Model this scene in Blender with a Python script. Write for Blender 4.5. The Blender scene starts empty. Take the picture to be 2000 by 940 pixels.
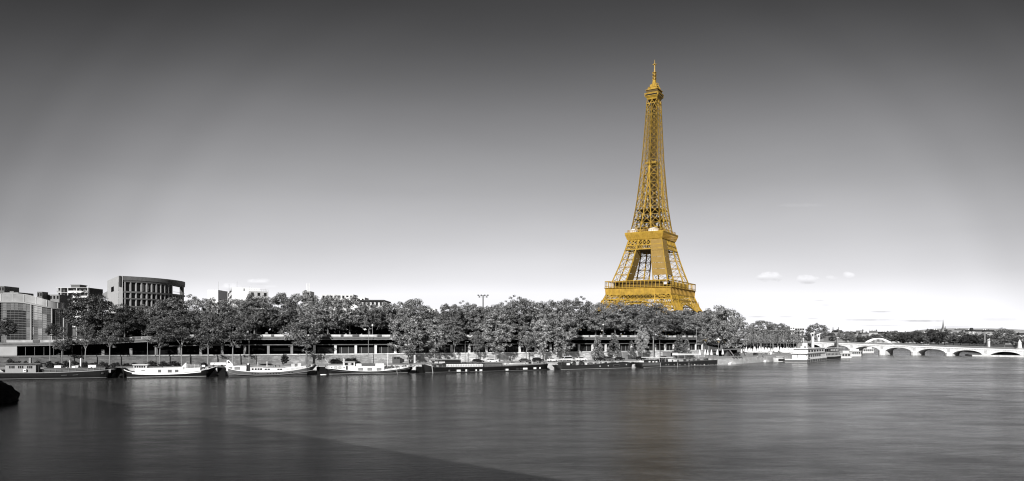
import bpy, math, random
from mathutils import Vector, Matrix
R = math.radians
S = bpy.context.scene
COL = S.collection

# ------------------------------------------------------------------ camera, sky, sun, exposure
FPX, HROW, HC = 1385.0, 662.0, 11.8          # focal length and horizon row in photo pixels (2000 wide), eye height above the water
cam_d = bpy.data.cameras.new('camera')
cam = bpy.data.objects.new('camera', cam_d); COL.objects.link(cam)
cam.location = (0, 0, HC); cam.rotation_euler = (R(90), 0, 0)
cam_d.sensor_width = 36.0; cam_d.lens = 36.0 * FPX / 2000.0
cam_d.shift_y = (HROW - 470.0) / 2000.0
cam_d.clip_start = 0.5; cam_d.clip_end = 12000
S.camera = cam

SUN_EL, SUN_AZ = 25.0, 15.0                   # the sun stands behind the camera, a little to its left
sun_d = bpy.data.lights.new('sun', 'SUN'); sun_d.energy = 5.0; sun_d.angle = R(0.5); sun_d.color = (1, 0.99, 0.975)
sun = bpy.data.objects.new('sun', sun_d); COL.objects.link(sun)
tr = Vector((math.sin(R(SUN_AZ)) * math.cos(R(SUN_EL)), math.cos(R(SUN_AZ)) * math.cos(R(SUN_EL)), -math.sin(R(SUN_EL))))
sun.rotation_euler = tr.to_track_quat('-Z', 'Y').to_euler()
sun.location = (-20, -60, 60)

W = bpy.data.worlds.new('World'); S.world = W; W.use_nodes = True
nt = W.node_tree; nt.nodes.clear()
def N(t, **k):
    n = nt.nodes.new(t)
    for a, b in k.items(): setattr(n, a, b)
    return n
def L(a, b): nt.links.new(a, b)
def MATH(op, a, b=None, c=None):
    n = nt.nodes.new('ShaderNodeMath'); n.operation = op
    for i, v in enumerate((a, b, c)):
        if v is None: continue
        if isinstance(v, (int, float)): n.inputs[i].default_value = v
        else: nt.links.new(v, n.inputs[i])
    return n.outputs[0]
def RAMP(fac, pts, interp='LINEAR'):
    n = nt.nodes.new('ShaderNodeValToRGB'); n.color_ramp.interpolation = interp
    e = n.color_ramp.elements
    while len(e) < len(pts): e.new(0.5)
    for i, (p, v) in enumerate(pts):
        e[i].position = p; c = v if isinstance(v, tuple) else (v, v, v); e[i].color = (*c, 1)
    nt.links.new(fac, n.inputs[0]); return n.outputs[0]
out = N('ShaderNodeOutputWorld'); bg = N('ShaderNodeBackground'); L(bg.outputs[0], out.inputs[0])
sky = N('ShaderNodeTexSky', sky_type='NISHITA', sun_disc=False, sun_elevation=R(SUN_EL), sun_rotation=R(180 + SUN_AZ))
sky.altitude = 30; sky.air_density = 1.0; sky.dust_density = 1.0
bw = N('ShaderNodeRGBToBW'); L(sky.outputs[0], bw.inputs[0])
tc = N('ShaderNodeTexCoord'); sep = N('ShaderNodeSeparateXYZ'); L(tc.outputs['Generated'], sep.inputs[0])
el = MATH('MAXIMUM', sep.outputs[2], 0.0)
# black-and-white film with a red filter: the blue of the upper sky goes dark
FILTER = [(0.0, 1.0), (0.02, .98), (0.05, 0.82), (0.08, 0.62), (0.13, 0.48), (0.20, 0.34), (0.30, 0.168), (0.385, 0.070), (0.46, 0.040), (1.0, 0.035)]
filt = RAMP(el, FILTER, 'B_SPLINE')
# lighter round the far horizon; unseen sky behind the camera dimmed to cut fill
dotn = N('ShaderNodeVectorMath', operation='DOT_PRODUCT'); L(tc.outputs['Generated'], dotn.inputs[0])
dv = Vector((0.05, 1.0, -0.10)).normalized(); dotn.inputs[1].default_value = dv
glow = RAMP(dotn.outputs['Value'], [(0.0, 0.16), (0.45, 0.20), (0.64, 0.30), (0.69, 0.42), (0.74, 0.50), (0.767, 0.60), (0.824, 0.80), (0.854, 0.92), (0.90, 0.98), (1.0, 1.05)], 'EASE')
base = MATH('MINIMUM', MATH('MULTIPLY', MATH('MULTIPLY', filt, glow), MATH('MULTIPLY_ADD', bw.outputs[0], 0.02, 0.92)), 0.805)
# small fair-weather clouds low over the roofs: (azimuth tan, elevation tan, half width, half height)
def pxdir(px, row): return ((px - 1000) / FPX, (HROW - row) / FPX)
az = MATH('DIVIDE', sep.outputs[0], MATH('MAXIMUM', sep.outputs[1], 0.05))
ev = MATH('DIVIDE', sep.outputs[2], MATH('MAXIMUM', sep.outputs[1], 0.05))
nz = N('ShaderNodeTexNoise'); nz.inputs['Scale'].default_value = 110; nz.inputs['Detail'].default_value = 5
mp = N('ShaderNodeMapping'); mp.inputs['Scale'].default_value = (1.0, 1.0, 1.7); L(tc.outputs['Generated'], mp.inputs[0]); L(mp.outputs[0], nz.inputs['Vector'])
cl = None; sh = None
for (px, row, hw, hh, st, dk) in [(1504, 541, 30, 7.5, .85, .34), (1577, 546, 22, 7.5, .85, .32), (1657, 537, 13, 5, .8, .1), (1626, 542, 12, 3.5, .4, .1),
        (449, 561, 22, 6.5, .95, .2), (503, 551, 27, 5.5, .75, .28), (1563, 401, 55, 3, .05, .0), (528, 561, 16, 3, .3, .2)]:
    a, b = pxdir(px, row)
    dx = MATH('DIVIDE', MATH('SUBTRACT', az, a), hw / FPX); dy = MATH('DIVIDE', MATH('SUBTRACT', ev, b), hh * 1.25 / FPX)
    r2 = MATH('ADD', MATH('MULTIPLY', dx, dx), MATH('MULTIPLY', dy, dy))
    m = MATH('SUBTRACT', MATH('MULTIPLY_ADD', nz.outputs[0], 2.6, -0.2), r2)
    n_ = nt.nodes.new('ShaderNodeMapRange'); n_.inputs[1].default_value = 0; n_.inputs[2].default_value = 1.1; L(m, n_.inputs[0])
    k = MATH('MULTIPLY', n_.outputs[0], st)
    low = nt.nodes.new('ShaderNodeMapRange'); low.inputs[1].default_value = .15; low.inputs[2].default_value = -.6; L(dy, low.inputs[0])
    s_ = MATH('MULTIPLY', MATH('MULTIPLY', low.outputs[0], k), dk)
    cl = k if cl is None else MATH('MAXIMUM', cl, k); sh = s_ if sh is None else MATH('MAXIMUM', sh, s_)
# thin grey stratus streaks near the horizon on the right
for (px, row, hw, hh, dk) in [(1722, 609, 24, 1.6, .25), (1697, 625, 60, 2.0, .2), (1800, 627, 55, 2.2, .3), (1860, 639, 60, 1.8, .16), (1480, 619, 25, 1.3, .22), (1535, 619, 16, 1.3, .18),
        (1600, 587, 12, 1.3, .15), (1612, 596, 10, 1.3, .1), (1588, 622, 14, 1.2, .15), (1720, 636, 45, 1.4, .12), (1950, 624, 40, 4, .06)]:
    a, b = pxdir(px, row)
    dx = MATH('DIVIDE', MATH('SUBTRACT', az, a), hw / FPX); dy = MATH('DIVIDE', MATH('SUBTRACT', ev, b), hh / FPX)
    r2 = MATH('ADD', MATH('MULTIPLY', dx, dx), MATH('MULTIPLY', dy, dy))
    m = MATH('SUBTRACT', MATH('MULTIPLY_ADD', nz.outputs[0], 1.4, 0.2), r2)
    n_ = nt.nodes.new('ShaderNodeMapRange'); n_.inputs[1].default_value = 0; n_.inputs[2].default_value = .8; L(m, n_.inputs[0])
    sh = MATH('MAXIMUM', sh, MATH('MULTIPLY', n_.outputs[0], dk))
withcl = MATH('ADD', MATH('MULTIPLY', base, MATH('SUBTRACT', 1.0, cl)), MATH('MULTIPLY', cl, .83))
hz_ = N('ShaderNodeTexNoise'); hz_.inputs['Scale'].default_value = 3.5; hz_.inputs['Detail'].default_value = 4; hm_ = N('ShaderNodeMapping'); hm_.inputs['Scale'].default_value = (1, 1, 3.5); L(tc.outputs['Generated'], hm_.inputs[0]); L(hm_.outputs[0], hz_.inputs['Vector'])
withcl = MATH('MULTIPLY', withcl, MATH('MULTIPLY_ADD', hz_.outputs[0], .16, .92))      # thin uneven haze
final = MATH('MULTIPLY', withcl, MATH('SUBTRACT', 1.0, sh))
tint = N('ShaderNodeCombineXYZ'); L(final, tint.inputs[0]); L(MATH('MULTIPLY', final, 0.997), tint.inputs[1]); L(MATH('MULTIPLY', final, 1.03), tint.inputs[2])
L(tint.outputs[0], bg.inputs[0]); bg.inputs[1].default_value = 1.0
try: W.cycles.sampling_method = 'MANUAL'; W.cycles.sample_map_resolution = 512
except Exception: pass
v = S.view_settings; v.view_transform = 'Standard'; v.look = 'None'; v.gamma = 1; v.use_curve_mapping = False; v.exposure = 0.3
S.cycles.filter_width = 1.1; S.cycles.max_bounces = 5; S.cycles.diffuse_bounces = 2; S.cycles.glossy_bounces = 3; S.cycles.transparent_max_bounces = 4
S.cycles.sample_clamp_indirect = 4

# ------------------------------------------------------------------ helpers
def tag(o, label=None, cat=None, group=None, kind=None):
    if label: o['label'] = label
    if cat: o['category'] = cat
    if group: o['group'] = group
    if kind: o['kind'] = kind
    return o
def empty(name, loc, label, cat, group=None, rz=0):
    o = bpy.data.objects.new(name, None); COL.objects.link(o); o.location = loc; o.rotation_euler = (0, 0, rz); o.empty_display_size = .5
    return tag(o, label, cat, group)
class MB:
    def __init__(s): s.v = []; s.f = []; s.uv = None
    def add(s, vs, fs):
        n = len(s.v); s.v += [tuple(p) for p in vs]; s.f += [tuple(i + n for i in f) for f in fs]
    def hexa(s, p): s.add(p, [(0, 3, 2, 1), (4, 5, 6, 7), (0, 1, 5, 4), (1, 2, 6, 5), (2, 3, 7, 6), (3, 0, 4, 7)])
    def box(s, x0, x1, y0, y1, z0, z1): s.hexa([(x0, y0, z0), (x1, y0, z0), (x1, y1, z0), (x0, y1, z0), (x0, y0, z1), (x1, y0, z1), (x1, y1, z1), (x0, y1, z1)])
    def beam(s, p, q, w, h=None):
        p, q = Vector(p), Vector(q); d = q - p
        if d.length < 1e-6: return
        d.normalize(); up = Vector((0, 0, 1)) if abs(d.z) < .95 else Vector((1, 0, 0))
        a = d.cross(up).normalized() * (w / 2); b = a.cross(d).normalized() * ((h or w) / 2)
        s.hexa([p - a - b, p + a - b, p + a + b, p - a + b, q - a - b, q + a - b, q + a + b, q - a + b])
    def tube(s, p, q, r0, r1=None, n=8, cap=True):
        r1 = r0 if r1 is None else r1
        p, q = Vector(p), Vector(q); d = (q - p).normalized(); up = Vector((0, 0, 1)) if abs(d.z) < .95 else Vector((1, 0, 0))
        a = d.cross(up).normalized(); b = a.cross(d); vs = []
        for c, r in ((p, r0), (q, r1)):
            for i in range(n): t = 2 * math.pi * i / n; vs.append(c + (a * math.cos(t) + b * math.sin(t)) * r)
        fs = [(i, (i + 1) % n, n + (i + 1) % n, n + i) for i in range(n)]
        if cap: fs += [tuple(range(n))[::-1], tuple(range(n, 2 * n))]
        s.add(vs, fs)
    def prism(s, poly, z0, z1):
        n = len(poly); s.add([(x, y, z0) for x, y in poly] + [(x, y, z1) for x, y in poly],
            [tuple(range(n))[::-1], tuple(range(n, 2 * n))] + [(i, (i + 1) % n, n + (i + 1) % n, n + i) for i in range(n)])
    def extr(s, poly, d):      # poly: 3D outline, d: offset vector
        n = len(poly); d = Vector(d); s.add([Vector(p) for p in poly] + [Vector(p) + d for p in poly],
            [tuple(range(n))[::-1], tuple(range(n, 2 * n))] + [(i, (i + 1) % n, n + (i + 1) % n, n + i) for i in range(n)])
    def lathe(s, prof, c=(0, 0, 0), n=12):
        vs = []; fs = []
        for r, z in prof:
            for i in range(n): t = 2 * math.pi * i / n; vs.append((c[0] + r * math.cos(t), c[1] + r * math.sin(t), c[2] + z))
        for j in range(len(prof) - 1):
            for i in range(n): fs.append((j * n + i, j * n + (i + 1) % n, (j + 1) * n + (i + 1) % n, (j + 1) * n + i))
        fs += [tuple(range(n))[::-1], tuple(range((len(prof) - 1) * n, len(prof) * n))]
        s.add(vs, fs)
    def loft(s, secs, closed=True, caps=True):
        n = len(secs[0]); vs = [p for q in secs for p in q]; fs = []
        for j in range(len(secs) - 1):
            for i in range(n if closed else n - 1): fs.append((j * n + i, j * n + (i + 1) % n, (j + 1) * n + (i + 1) % n, (j + 1) * n + i))
        if caps: fs += [tuple(range(n))[::-1], tuple(range((len(secs) - 1) * n, len(secs) * n))]
        s.add(vs, fs)
    def mesh(s, name, mat, org=(0, 0, 0), smooth=False, fix=True):
        m = bpy.data.meshes.new(name); ox, oy, oz = org
        m.from_pydata([(x - ox, y - oy, z - oz) for x, y, z in s.v], [], s.f)
        if fix:
            import bmesh
            b = bmesh.new(); b.from_mesh(m); bmesh.ops.recalc_face_normals(b, faces=b.faces); b.to_mesh(m); b.free()
        if s.uv:
            u = m.uv_layers.new(name='UVMap')
            for i, (a, b_) in enumerate(s.uv): u.data[i].uv = (a, b_)
        if mat: m.materials.append(mat)
        if smooth:
            for p in m.polygons: p.use_smooth = True
        return m
    def build(s, name, mat, parent=None, smooth=False, world=True, fix=True):
        # vertices are in world space when world is set; the object sits at its parent's origin
        org = tuple(parent_loc(parent)) if (parent and world) else (0, 0, 0)
        o = bpy.data.objects.new(name, s.mesh(name, mat, org, smooth, fix)); COL.objects.link(o)
        if parent: o.parent = parent
        return o
def parent_loc(p):
    l = Vector((0, 0, 0))
    while p is not None: l += p.location; p = p.parent
    return l
def kids(o): return [c for c in o.children]
def copy_tree(o, parent=None):
    c = o.copy(); COL.objects.link(c); c.parent = parent
    for ch in list(o.children): copy_tree(ch, c)
    return c
def PT(px, row, Y): return Vector(((px - 1000) / FPX * Y, Y, HC - (row - HROW) / FPX * Y))
def ZR(row, Y): return HC - (row - HROW) / FPX * Y
def XP(px, Y): return (px - 1000) / FPX * Y

# ------------------------------------------------------------------ materials (a black-and-white place apart from one gilded tower)
MATS = {}
def G(name, v, rough=.7, var=.25, scale=2.0, metal=0.0, stretch=(1, 1, 1), bump=0.0, spec=.4, col=None, rand=0.0):
    if name in MATS: return MATS[name]
    m = bpy.data.materials.new(name); m.use_nodes = True; t = m.node_tree; b = t.nodes['Principled BSDF']
    b.inputs['Roughness'].default_value = rough; b.inputs['Metallic'].default_value = metal; b.inputs['Specular IOR Level'].default_value = spec
    c = col or (v, v, v)
    tcn = t.nodes.new('ShaderNodeTexCoord'); mpn = t.nodes.new('ShaderNodeMapping'); mpn.inputs['Scale'].default_value = stretch
    t.links.new(tcn.outputs['Object'], mpn.inputs[0])
    nn = t.nodes.new('ShaderNodeTexNoise'); nn.inputs['Scale'].default_value = scale; nn.inputs['Detail'].default_value = 6; nn.inputs['Roughness'].default_value = .65
    t.links.new(mpn.outputs[0], nn.inputs['Vector'])
    rp = t.nodes.new('ShaderNodeValToRGB'); e = rp.color_ramp.elements
    e[0].position = .3; e[1].position = .7
    e[0].color = (*[x * (1 - var) for x in c], 1); e[1].color = (*[min(1, x * (1 + var)) for x in c], 1)
    t.links.new(nn.outputs[0], rp.inputs[0]); col_out = rp.outputs[0]
    if rand:
        oi = t.nodes.new('ShaderNodeObjectInfo'); mr = t.nodes.new('ShaderNodeMapRange'); mr.inputs[3].default_value = 1 - rand; mr.inputs[4].default_value = 1 + rand
        t.links.new(oi.outputs['Random'], mr.inputs[0]); mx = t.nodes.new('ShaderNodeVectorMath'); mx.operation = 'SCALE'
        t.links.new(col_out, mx.inputs[0]); t.links.new(mr.outputs[0], mx.inputs['Scale']); col_out = mx.outputs[0]
    t.links.new(col_out, b.inputs['Base Color'])
    if bump:
        bn = t.nodes.new('ShaderNodeBump'); bn.inputs['Strength'].default_value = bump; bn.inputs['Distance'].default_value = .1
        t.links.new(nn.outputs[0], bn.inputs['Height']); t.links.new(bn.outputs[0], b.inputs['Normal'])
    MATS[name] = m; return m
white = G('white_paint', .80, .45, .06, 1.2)
offwhite = G('off_white_paint', .5, .5, .1, 1.0)
lightgrey = G('light_grey_paint', .26, .5, .12, 1.0)
midgrey = G('grey_paint', .1, .5, .15, 1.0)
darkgrey = G('dark_grey_paint', .03, .6, .2, 1.0, spec=.2)
black = G('black_paint', .008, .6, .3, .8, spec=.15)
hullgrey = G('grey_hull_paint', .11, .4, .15, .8)
glassd = G('dark_glass', .02, .08, .1, 1, spec=.5)
glassl = G('curtained_glass', .55, .25, .2, 3)
concrete = G('concrete', .2, .8, .18, .6, bump=.2)
concd = G('weathered_concrete', .10, .85, .4, .5, bump=.2)
darkin = G('interior_shade', .006, .95, .3, .5, spec=.05)  # near-black colour standing in for deep shade inside openings
limestone = G('limestone', .66, .8, .26, .35, bump=.2, stretch=(1, 1, .35))
steel = G('galvanised_steel', .3, .45, .1, 2, metal=.3)
asphalt = G('asphalt', .09, .9, .25, .4)
cobble = G('quay_paving', .34, .9, .3, .35, bump=.3)
tyre = G('tyre_rubber', .015, .8, .1, 3)
canvas = G('white_canvas', .78, .8, .06, 2)
tarp = G('grey_tarpaulin', .10, .7, .2, 1.5)
skin = G('skin', .35, .6, .05, 3)
clothd = G('dark_clothing', .03, .9, .2, 5)
clothl = G('pale_clothing', .5, .9, .1, 5)
bark = G('bark', .16, .9, .4, 3, bump=.4, stretch=(1, 1, .3))
barkl = G('pale_bark', .24, .9, .3, 3, bump=.3, stretch=(1, 1, .4))
rockm = G('dark_rock', .012, .8, .5, .5, bump=.6)  # even near-black tone over the whole rock
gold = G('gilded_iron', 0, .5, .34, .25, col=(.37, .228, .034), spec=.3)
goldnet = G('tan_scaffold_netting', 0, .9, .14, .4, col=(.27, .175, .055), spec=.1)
golddark = G('shade_dark_iron', 0, .6, .2, .2, col=(.085, .052, .012), spec=.3)  # darker copy of the gilding; inner lattice shade is put into the colour
def leafmat(name, v, trans=.25):
    m = bpy.data.materials.new(name); m.use_nodes = True; t = m.node_tree; b = t.nodes['Principled BSDF']
    b.inputs['Roughness'].default_value = .55; b.inputs['Specular IOR Level'].default_value = .0655
    oi = t.nodes.new('ShaderNodeObjectInfo'); tcn = t.nodes.new('ShaderNodeTexCoord')
    nn = t.nodes.new('ShaderNodeTexNoise'); nn.inputs['Scale'].default_value = 9; nn.inputs['Detail'].default_value = 3; t.links.new(tcn.outputs['Object'], nn.inputs['Vector'])
    a = t.nodes.new('ShaderNodeMapRange'); a.inputs[3].default_value = .72; a.inputs[4].default_value = 1.28; t.links.new(oi.outputs['Random'], a.inputs[0])
    c = t.nodes.new('ShaderNodeMapRange'); c.inputs[1].default_value = .3; c.inputs[2].default_value = .7; c.inputs[3].default_value = .6 * v; c.inputs[4].default_value = 1.4 * v; t.links.new(nn.outputs[0], c.inputs[0])
    mu = t.nodes.new('ShaderNodeMath'); mu.operation = 'MULTIPLY'; t.links.new(a.outputs[0], mu.inputs[0]); t.links.new(c.outputs[0], mu.inputs[1])
    gi = t.nodes.new('ShaderNodeNewGeometry'); g2 = t.nodes.new('ShaderNodeMapRange'); g2.inputs[3].default_value = .2; g2.inputs[4].default_value = 1.8; t.links.new(gi.outputs['Random Per Island'], g2.inputs[0])
    m4 = t.nodes.new('ShaderNodeMath'); m4.operation = 'MULTIPLY'; t.links.new(mu.outputs[0], m4.inputs[0]); t.links.new(g2.outputs[0], m4.inputs[1]); mu = m4
    cb = t.nodes.new('ShaderNodeCombineXYZ')
    for i in range(3): t.links.new(mu.outputs[0], cb.inputs[i])
    t.links.new(cb.outputs[0], b.inputs['Base Color'])
    tl = t.nodes.new('ShaderNodeBsdfTranslucent'); t.links.new(cb.outputs[0], tl.inputs[0]); ms = t.nodes.new('ShaderNodeMixShader'); ms.inputs[0].default_value = trans
    t.links.new(b.outputs[0], ms.inputs[1]); t.links.new(tl.outputs[0], ms.inputs[2]); t.links.new(ms.outputs[0], t.nodes['Material Output'].inputs[0])
    return m
leaf = leafmat('plane_leaves', .185, .04); leafd = leafmat('dark_leaves', .08, .04); leafl = leafmat('pale_leaves', .30, .04); leafm = leafmat('mid_leaves', .13, .06); leafb = leafmat('bush_and_shade_leaves', .035, .05)
def stonemat(name, v, bw_=1.4, bh=.45, var=.3, old_sunlit=None):
    m = bpy.data.materials.new(name); m.use_nodes = True; t = m.node_tree; b = t.nodes['Principled BSDF']; b.inputs['Roughness'].default_value = .9
    uv = t.nodes.new('ShaderNodeUVMap'); br = t.nodes.new('ShaderNodeTexBrick'); t.links.new(uv.outputs[0], br.inputs['Vector'])
    br.inputs['Scale'].default_value = 1; br.inputs['Brick Width'].default_value = bw_; br.inputs['Row Height'].default_value = bh; br.inputs['Mortar Size'].default_value = .035
    br.inputs['Color1'].default_value = (v, v, v, 1); br.inputs['Color2'].default_value = (v * (1 - var),) * 3 + (1,); br.inputs['Mortar'].default_value = (v * .5,) * 3 + (1,)
    nn = t.nodes.new('ShaderNodeTexNoise'); nn.inputs['Scale'].default_value = .22; nn.inputs['Detail'].default_value = 8; nn.inputs['Roughness'].default_value = .7; t.links.new(uv.outputs[0], nn.inputs['Vector'])
    mr = t.nodes.new('ShaderNodeMapRange'); mr.inputs[1].default_value = .3; mr.inputs[2].default_value = .7; mr.inputs[3].default_value = .6; mr.inputs[4].default_value = 1.25; t.links.new(nn.outputs[0], mr.inputs[0])
    if old_sunlit:      # older mossy stone on the left; sunlit paleness painted in on the right
        sx = t.nodes.new('ShaderNodeSeparateXYZ'); t.links.new(uv.outputs[0], sx.inputs[0]); n2 = t.nodes.new('ShaderNodeMath'); n2.operation = 'MULTIPLY_ADD'; n2.inputs[1].default_value = 60; t.links.new(nn.outputs[0], n2.inputs[0]); t.links.new(sx.outputs[0], n2.inputs[2])
        m2 = t.nodes.new('ShaderNodeMapRange'); m2.inputs[1].default_value = old_sunlit[0] + 30; m2.inputs[2].default_value = old_sunlit[1] + 30; m2.inputs[3].default_value = .3; m2.inputs[4].default_value = 1.45; t.links.new(n2.outputs[0], m2.inputs[0])
        m3 = t.nodes.new('ShaderNodeMath'); m3.operation = 'MULTIPLY'; t.links.new(mr.outputs[0], m3.inputs[0]); t.links.new(m2.outputs[0], m3.inputs[1]); mr = m3
    sc = t.nodes.new('ShaderNodeVectorMath'); sc.operation = 'SCALE'; t.links.new(br.outputs[0], sc.inputs[0]); t.links.new(mr.outputs[0], sc.inputs['Scale']); t.links.new(sc.outputs[0], b.inputs['Base Color'])
    return m
stone = stonemat('quay_stone', .56, var=.45); stoned = stonemat('old_wall_stone', .42, 1.1, .4, .4); stonec = stonemat('coping_stone', .62, 2.5, .6, .15)
# slow-shutter river: smooth, murky, with broad wind patches
wm = bpy.data.materials.new('river_water'); wm.use_nodes = True; t = wm.node_tree; b = t.nodes['Principled BSDF']
tcn = t.nodes.new('ShaderNodeTexCoord')
def nse(scale, st, det=4, rough=.55, rz=0):
    mpn = t.nodes.new('ShaderNodeMapping'); mpn.inputs['Scale'].default_value = st; mpn.inputs['Rotation'].default_value = (0, 0, R(rz)); t.links.new(tcn.outputs['Object'], mpn.inputs[0])
    n = t.nodes.new('ShaderNodeTexNoise'); n.inputs['Scale'].default_value = scale; n.inputs['Detail'].default_value = det; n.inputs['Roughness'].default_value = rough; t.links.new(mpn.outputs[0], n.inputs['Vector']); return n.outputs[0]
def mrange(x, a, b_, c, d):
    n = t.nodes.new('ShaderNodeMapRange'); n.inputs[1].default_value = a; n.inputs[2].default_value = b_; n.inputs[3].default_value = c; n.inputs[4].default_value = d; t.links.new(x, n.inputs[0]); return n.outputs[0]
patch = nse(.028, (.45, 1.0, 1), 4, .6, -24)
fine = nse(1.1, (.3, 1.5, 1), 6, .68, -8)
b.inputs['IOR'].default_value = 1.33; b.inputs['Specular IOR Level'].default_value = .065
mid = nse(.22, (.42, 1.2, 1), 6, .68, -14)
mx_ = t.nodes.new('ShaderNodeMath'); mx_.operation = 'MULTIPLY_ADD'; mx_.inputs[1].default_value = .55; t.links.new(mid, mx_.inputs[0])
mp2 = t.nodes.new('ShaderNodeMath'); mp2.operation = 'MULTIPLY'; mp2.inputs[1].default_value = .45; t.links.new(patch, mp2.inputs[0]); t.links.new(mp2.outputs[0], mx_.inputs[2]); patch = mx_.outputs[0]
r0_ = mrange(patch, .38, .62, .30, .12); sxr = t.nodes.new('ShaderNodeSeparateXYZ'); t.links.new(tcn.outputs['Object'], sxr.inputs[0]); calm = mrange(sxr.outputs[0], -60, 160, .6, 1.0)      # sheltered and calmer along the moored boats
mr_ = t.nodes.new('ShaderNodeMath'); mr_.operation = 'MULTIPLY'; t.links.new(r0_, mr_.inputs[0]); t.links.new(calm, mr_.inputs[1]); t.links.new(mr_.outputs[0], b.inputs['Roughness'])
cc = mrange(patch, .36, .64, .024, .088)
ripple = nse(3.2, (.35, 1.6, 1), 5, .7, -6)
f1 = mrange(fine, .3, .7, .6, 1.4); f2 = mrange(ripple, .3, .7, .5, 1.5)  # ripple lights and darks painted into the base colour
mf = t.nodes.new('ShaderNodeMath'); mf.operation = 'MULTIPLY'; t.links.new(f1, mf.inputs[0]); t.links.new(f2, mf.inputs[1]); ff = mf.outputs[0]
sx_ = t.nodes.new('ShaderNodeSeparateXYZ'); t.links.new(tcn.outputs['Object'], sx_.inputs[0]); glare_grad = mrange(sx_.outputs[0], -90, 230, .62, 2.2)      # dark water at left and sky glare at right, painted into the base colour
ms_ = t.nodes.new('ShaderNodeMath'); ms_.operation = 'MULTIPLY'; t.links.new(cc, ms_.inputs[0]); t.links.new(glare_grad, ms_.inputs[1]); cc = ms_.outputs[0]
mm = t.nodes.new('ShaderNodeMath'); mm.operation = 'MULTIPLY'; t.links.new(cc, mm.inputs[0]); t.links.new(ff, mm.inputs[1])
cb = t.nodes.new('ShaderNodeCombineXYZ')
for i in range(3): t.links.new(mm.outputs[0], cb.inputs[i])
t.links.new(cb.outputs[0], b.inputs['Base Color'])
bn = t.nodes.new('ShaderNodeBump'); bn.inputs['Distance'].default_value = .15; bn.inputs['Strength'].default_value = .4
t.links.new(fine, bn.inputs['Height']); t.links.new(bn.outputs[0], b.inputs['Normal'])
water_m = wm

# ------------------------------------------------------------------ the river bank as a smooth curve in plan
CTRL = [(-330, 130), (-260, 160), (-190, 192), (-140, 212), (-103, 222), (-76, 232), (-46, 243), (-9, 259), (32, 280), (70, 304), (91, 319), (108, 336), (126, 358), (142, 380), (165, 415), (198, 475), (230, 540), (262, 605), (330, 745), (430, 960), (520, 1150)]
def catmull(P, n=12):
    o = []
    for i in range(len(P) - 1):
        p0, p1, p2, p3 = P[max(i - 1, 0)], P[i], P[i + 1], P[min(i + 2, len(P) - 1)]
        for k in range(n):
            u = k / n
            o.append(tuple(.5 * (2 * p1[j] + (p2[j] - p0[j]) * u + (2 * p0[j] - 5 * p1[j] + 4 * p2[j] - p3[j]) * u * u + (3 * p1[j] - p0[j] - 3 * p2[j] + p3[j]) * u ** 3) for j in (0, 1)))
    o.append(P[-1]); return o
_raw = catmull(CTRL)
BANK = []; BS = [0.0]
for i, p in enumerate(_raw):
    if i: BS.append(BS[-1] + math.dist(p, _raw[i - 1]))
STOT = BS[-1]
def bank(s, d=0.0):
    s = min(max(s, 0.0), STOT - .01)
    lo, hi = 0, len(BS) - 1
    while hi - lo > 1:
        mid = (lo + hi) // 2
        if BS[mid] <= s: lo = mid
        else: hi = mid
    a, b_ = _raw[lo], _raw[lo + 1]; u = (s - BS[lo]) / (BS[lo + 1] - BS[lo])
    # smoothed tangent
    i0, i1 = max(lo - 4, 0), min(lo + 5, len(_raw) - 1)
    tx, ty = _raw[i1][0] - _raw[i0][0], _raw[i1][1] - _raw[i0][1]; l = math.hypot(tx, ty); tx /= l; ty /= l
    return Vector((a[0] + (b_[0] - a[0]) * u - ty * d, a[1] + (b_[1] - a[1]) * u + tx * d, 0)), Vector((tx, ty, 0)), Vector((-ty, tx, 0))
def s_at(px, d=0.0):
    lo, hi = 0.0, STOT
    for _ in range(40):
        mid = (lo + hi) / 2; p = bank(mid, d)[0]
        if 1000 + FPX * p.x / p.y < px: lo = mid
        else: hi = mid
    return lo
def at(px, d): return bank(s_at(px, d), d)[0]
def strip(pts_d, s0, s1, step=4.0, uv=True):
    # pts_d: list of (d, z or z(s)) giving a cross-section; swept along the bank
    m = MB(); n = max(2, int((s1 - s0) / step)); m.uv = [] if uv else None; k = len(pts_d)
    for i in range(n + 1):
        s = s0 + (s1 - s0) * i / n
        for d, z in pts_d:
            p = bank(s, d)[0]; m.v.append((p.x, p.y, z(s) if callable(z) else z))
    acc = [0.0]
    for j in range(1, k):
        za, zb = [(q(s0) if callable(q) else q) for q in (pts_d[j - 1][1], pts_d[j][1])]
        acc.append(acc[-1] + math.hypot(pts_d[j][0] - pts_d[j - 1][0], zb - za))
    for i in range(n):
        sa = s0 + (s1 - s0) * i / n; sb = s0 + (s1 - s0) * (i + 1) / n
        for j in range(k - 1):
            m.f.append((i * k + j, (i + 1) * k + j, (i + 1) * k + j + 1, i * k + j + 1))
            if uv: m.uv += [(sa, acc[j]), (sb, acc[j]), (sb, acc[j + 1]), (sa, acc[j + 1])]
    return m
def sstep(x, a, b_):
    u = min(max((x - a) / (b_ - a), 0), 1); return u * u * (3 - 2 * u)
def bar(m, s0, s1, d0, d1, z0, z1=None, step=3.0):       # box swept along the bank
    n = max(1, int((s1 - s0) / step)); secs = []
    for i in range(n + 1):
        s = s0 + (s1 - s0) * i / n; a = bank(s, d0)[0]; c = bank(s, d1)[0]
        A, B = z0(s) if callable(z0) else (z0, z1)
        secs.append([(a.x, a.y, A), (c.x, c.y, A), (c.x, c.y, B), (a.x, a.y, B)])
    m.loft(secs)
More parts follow.
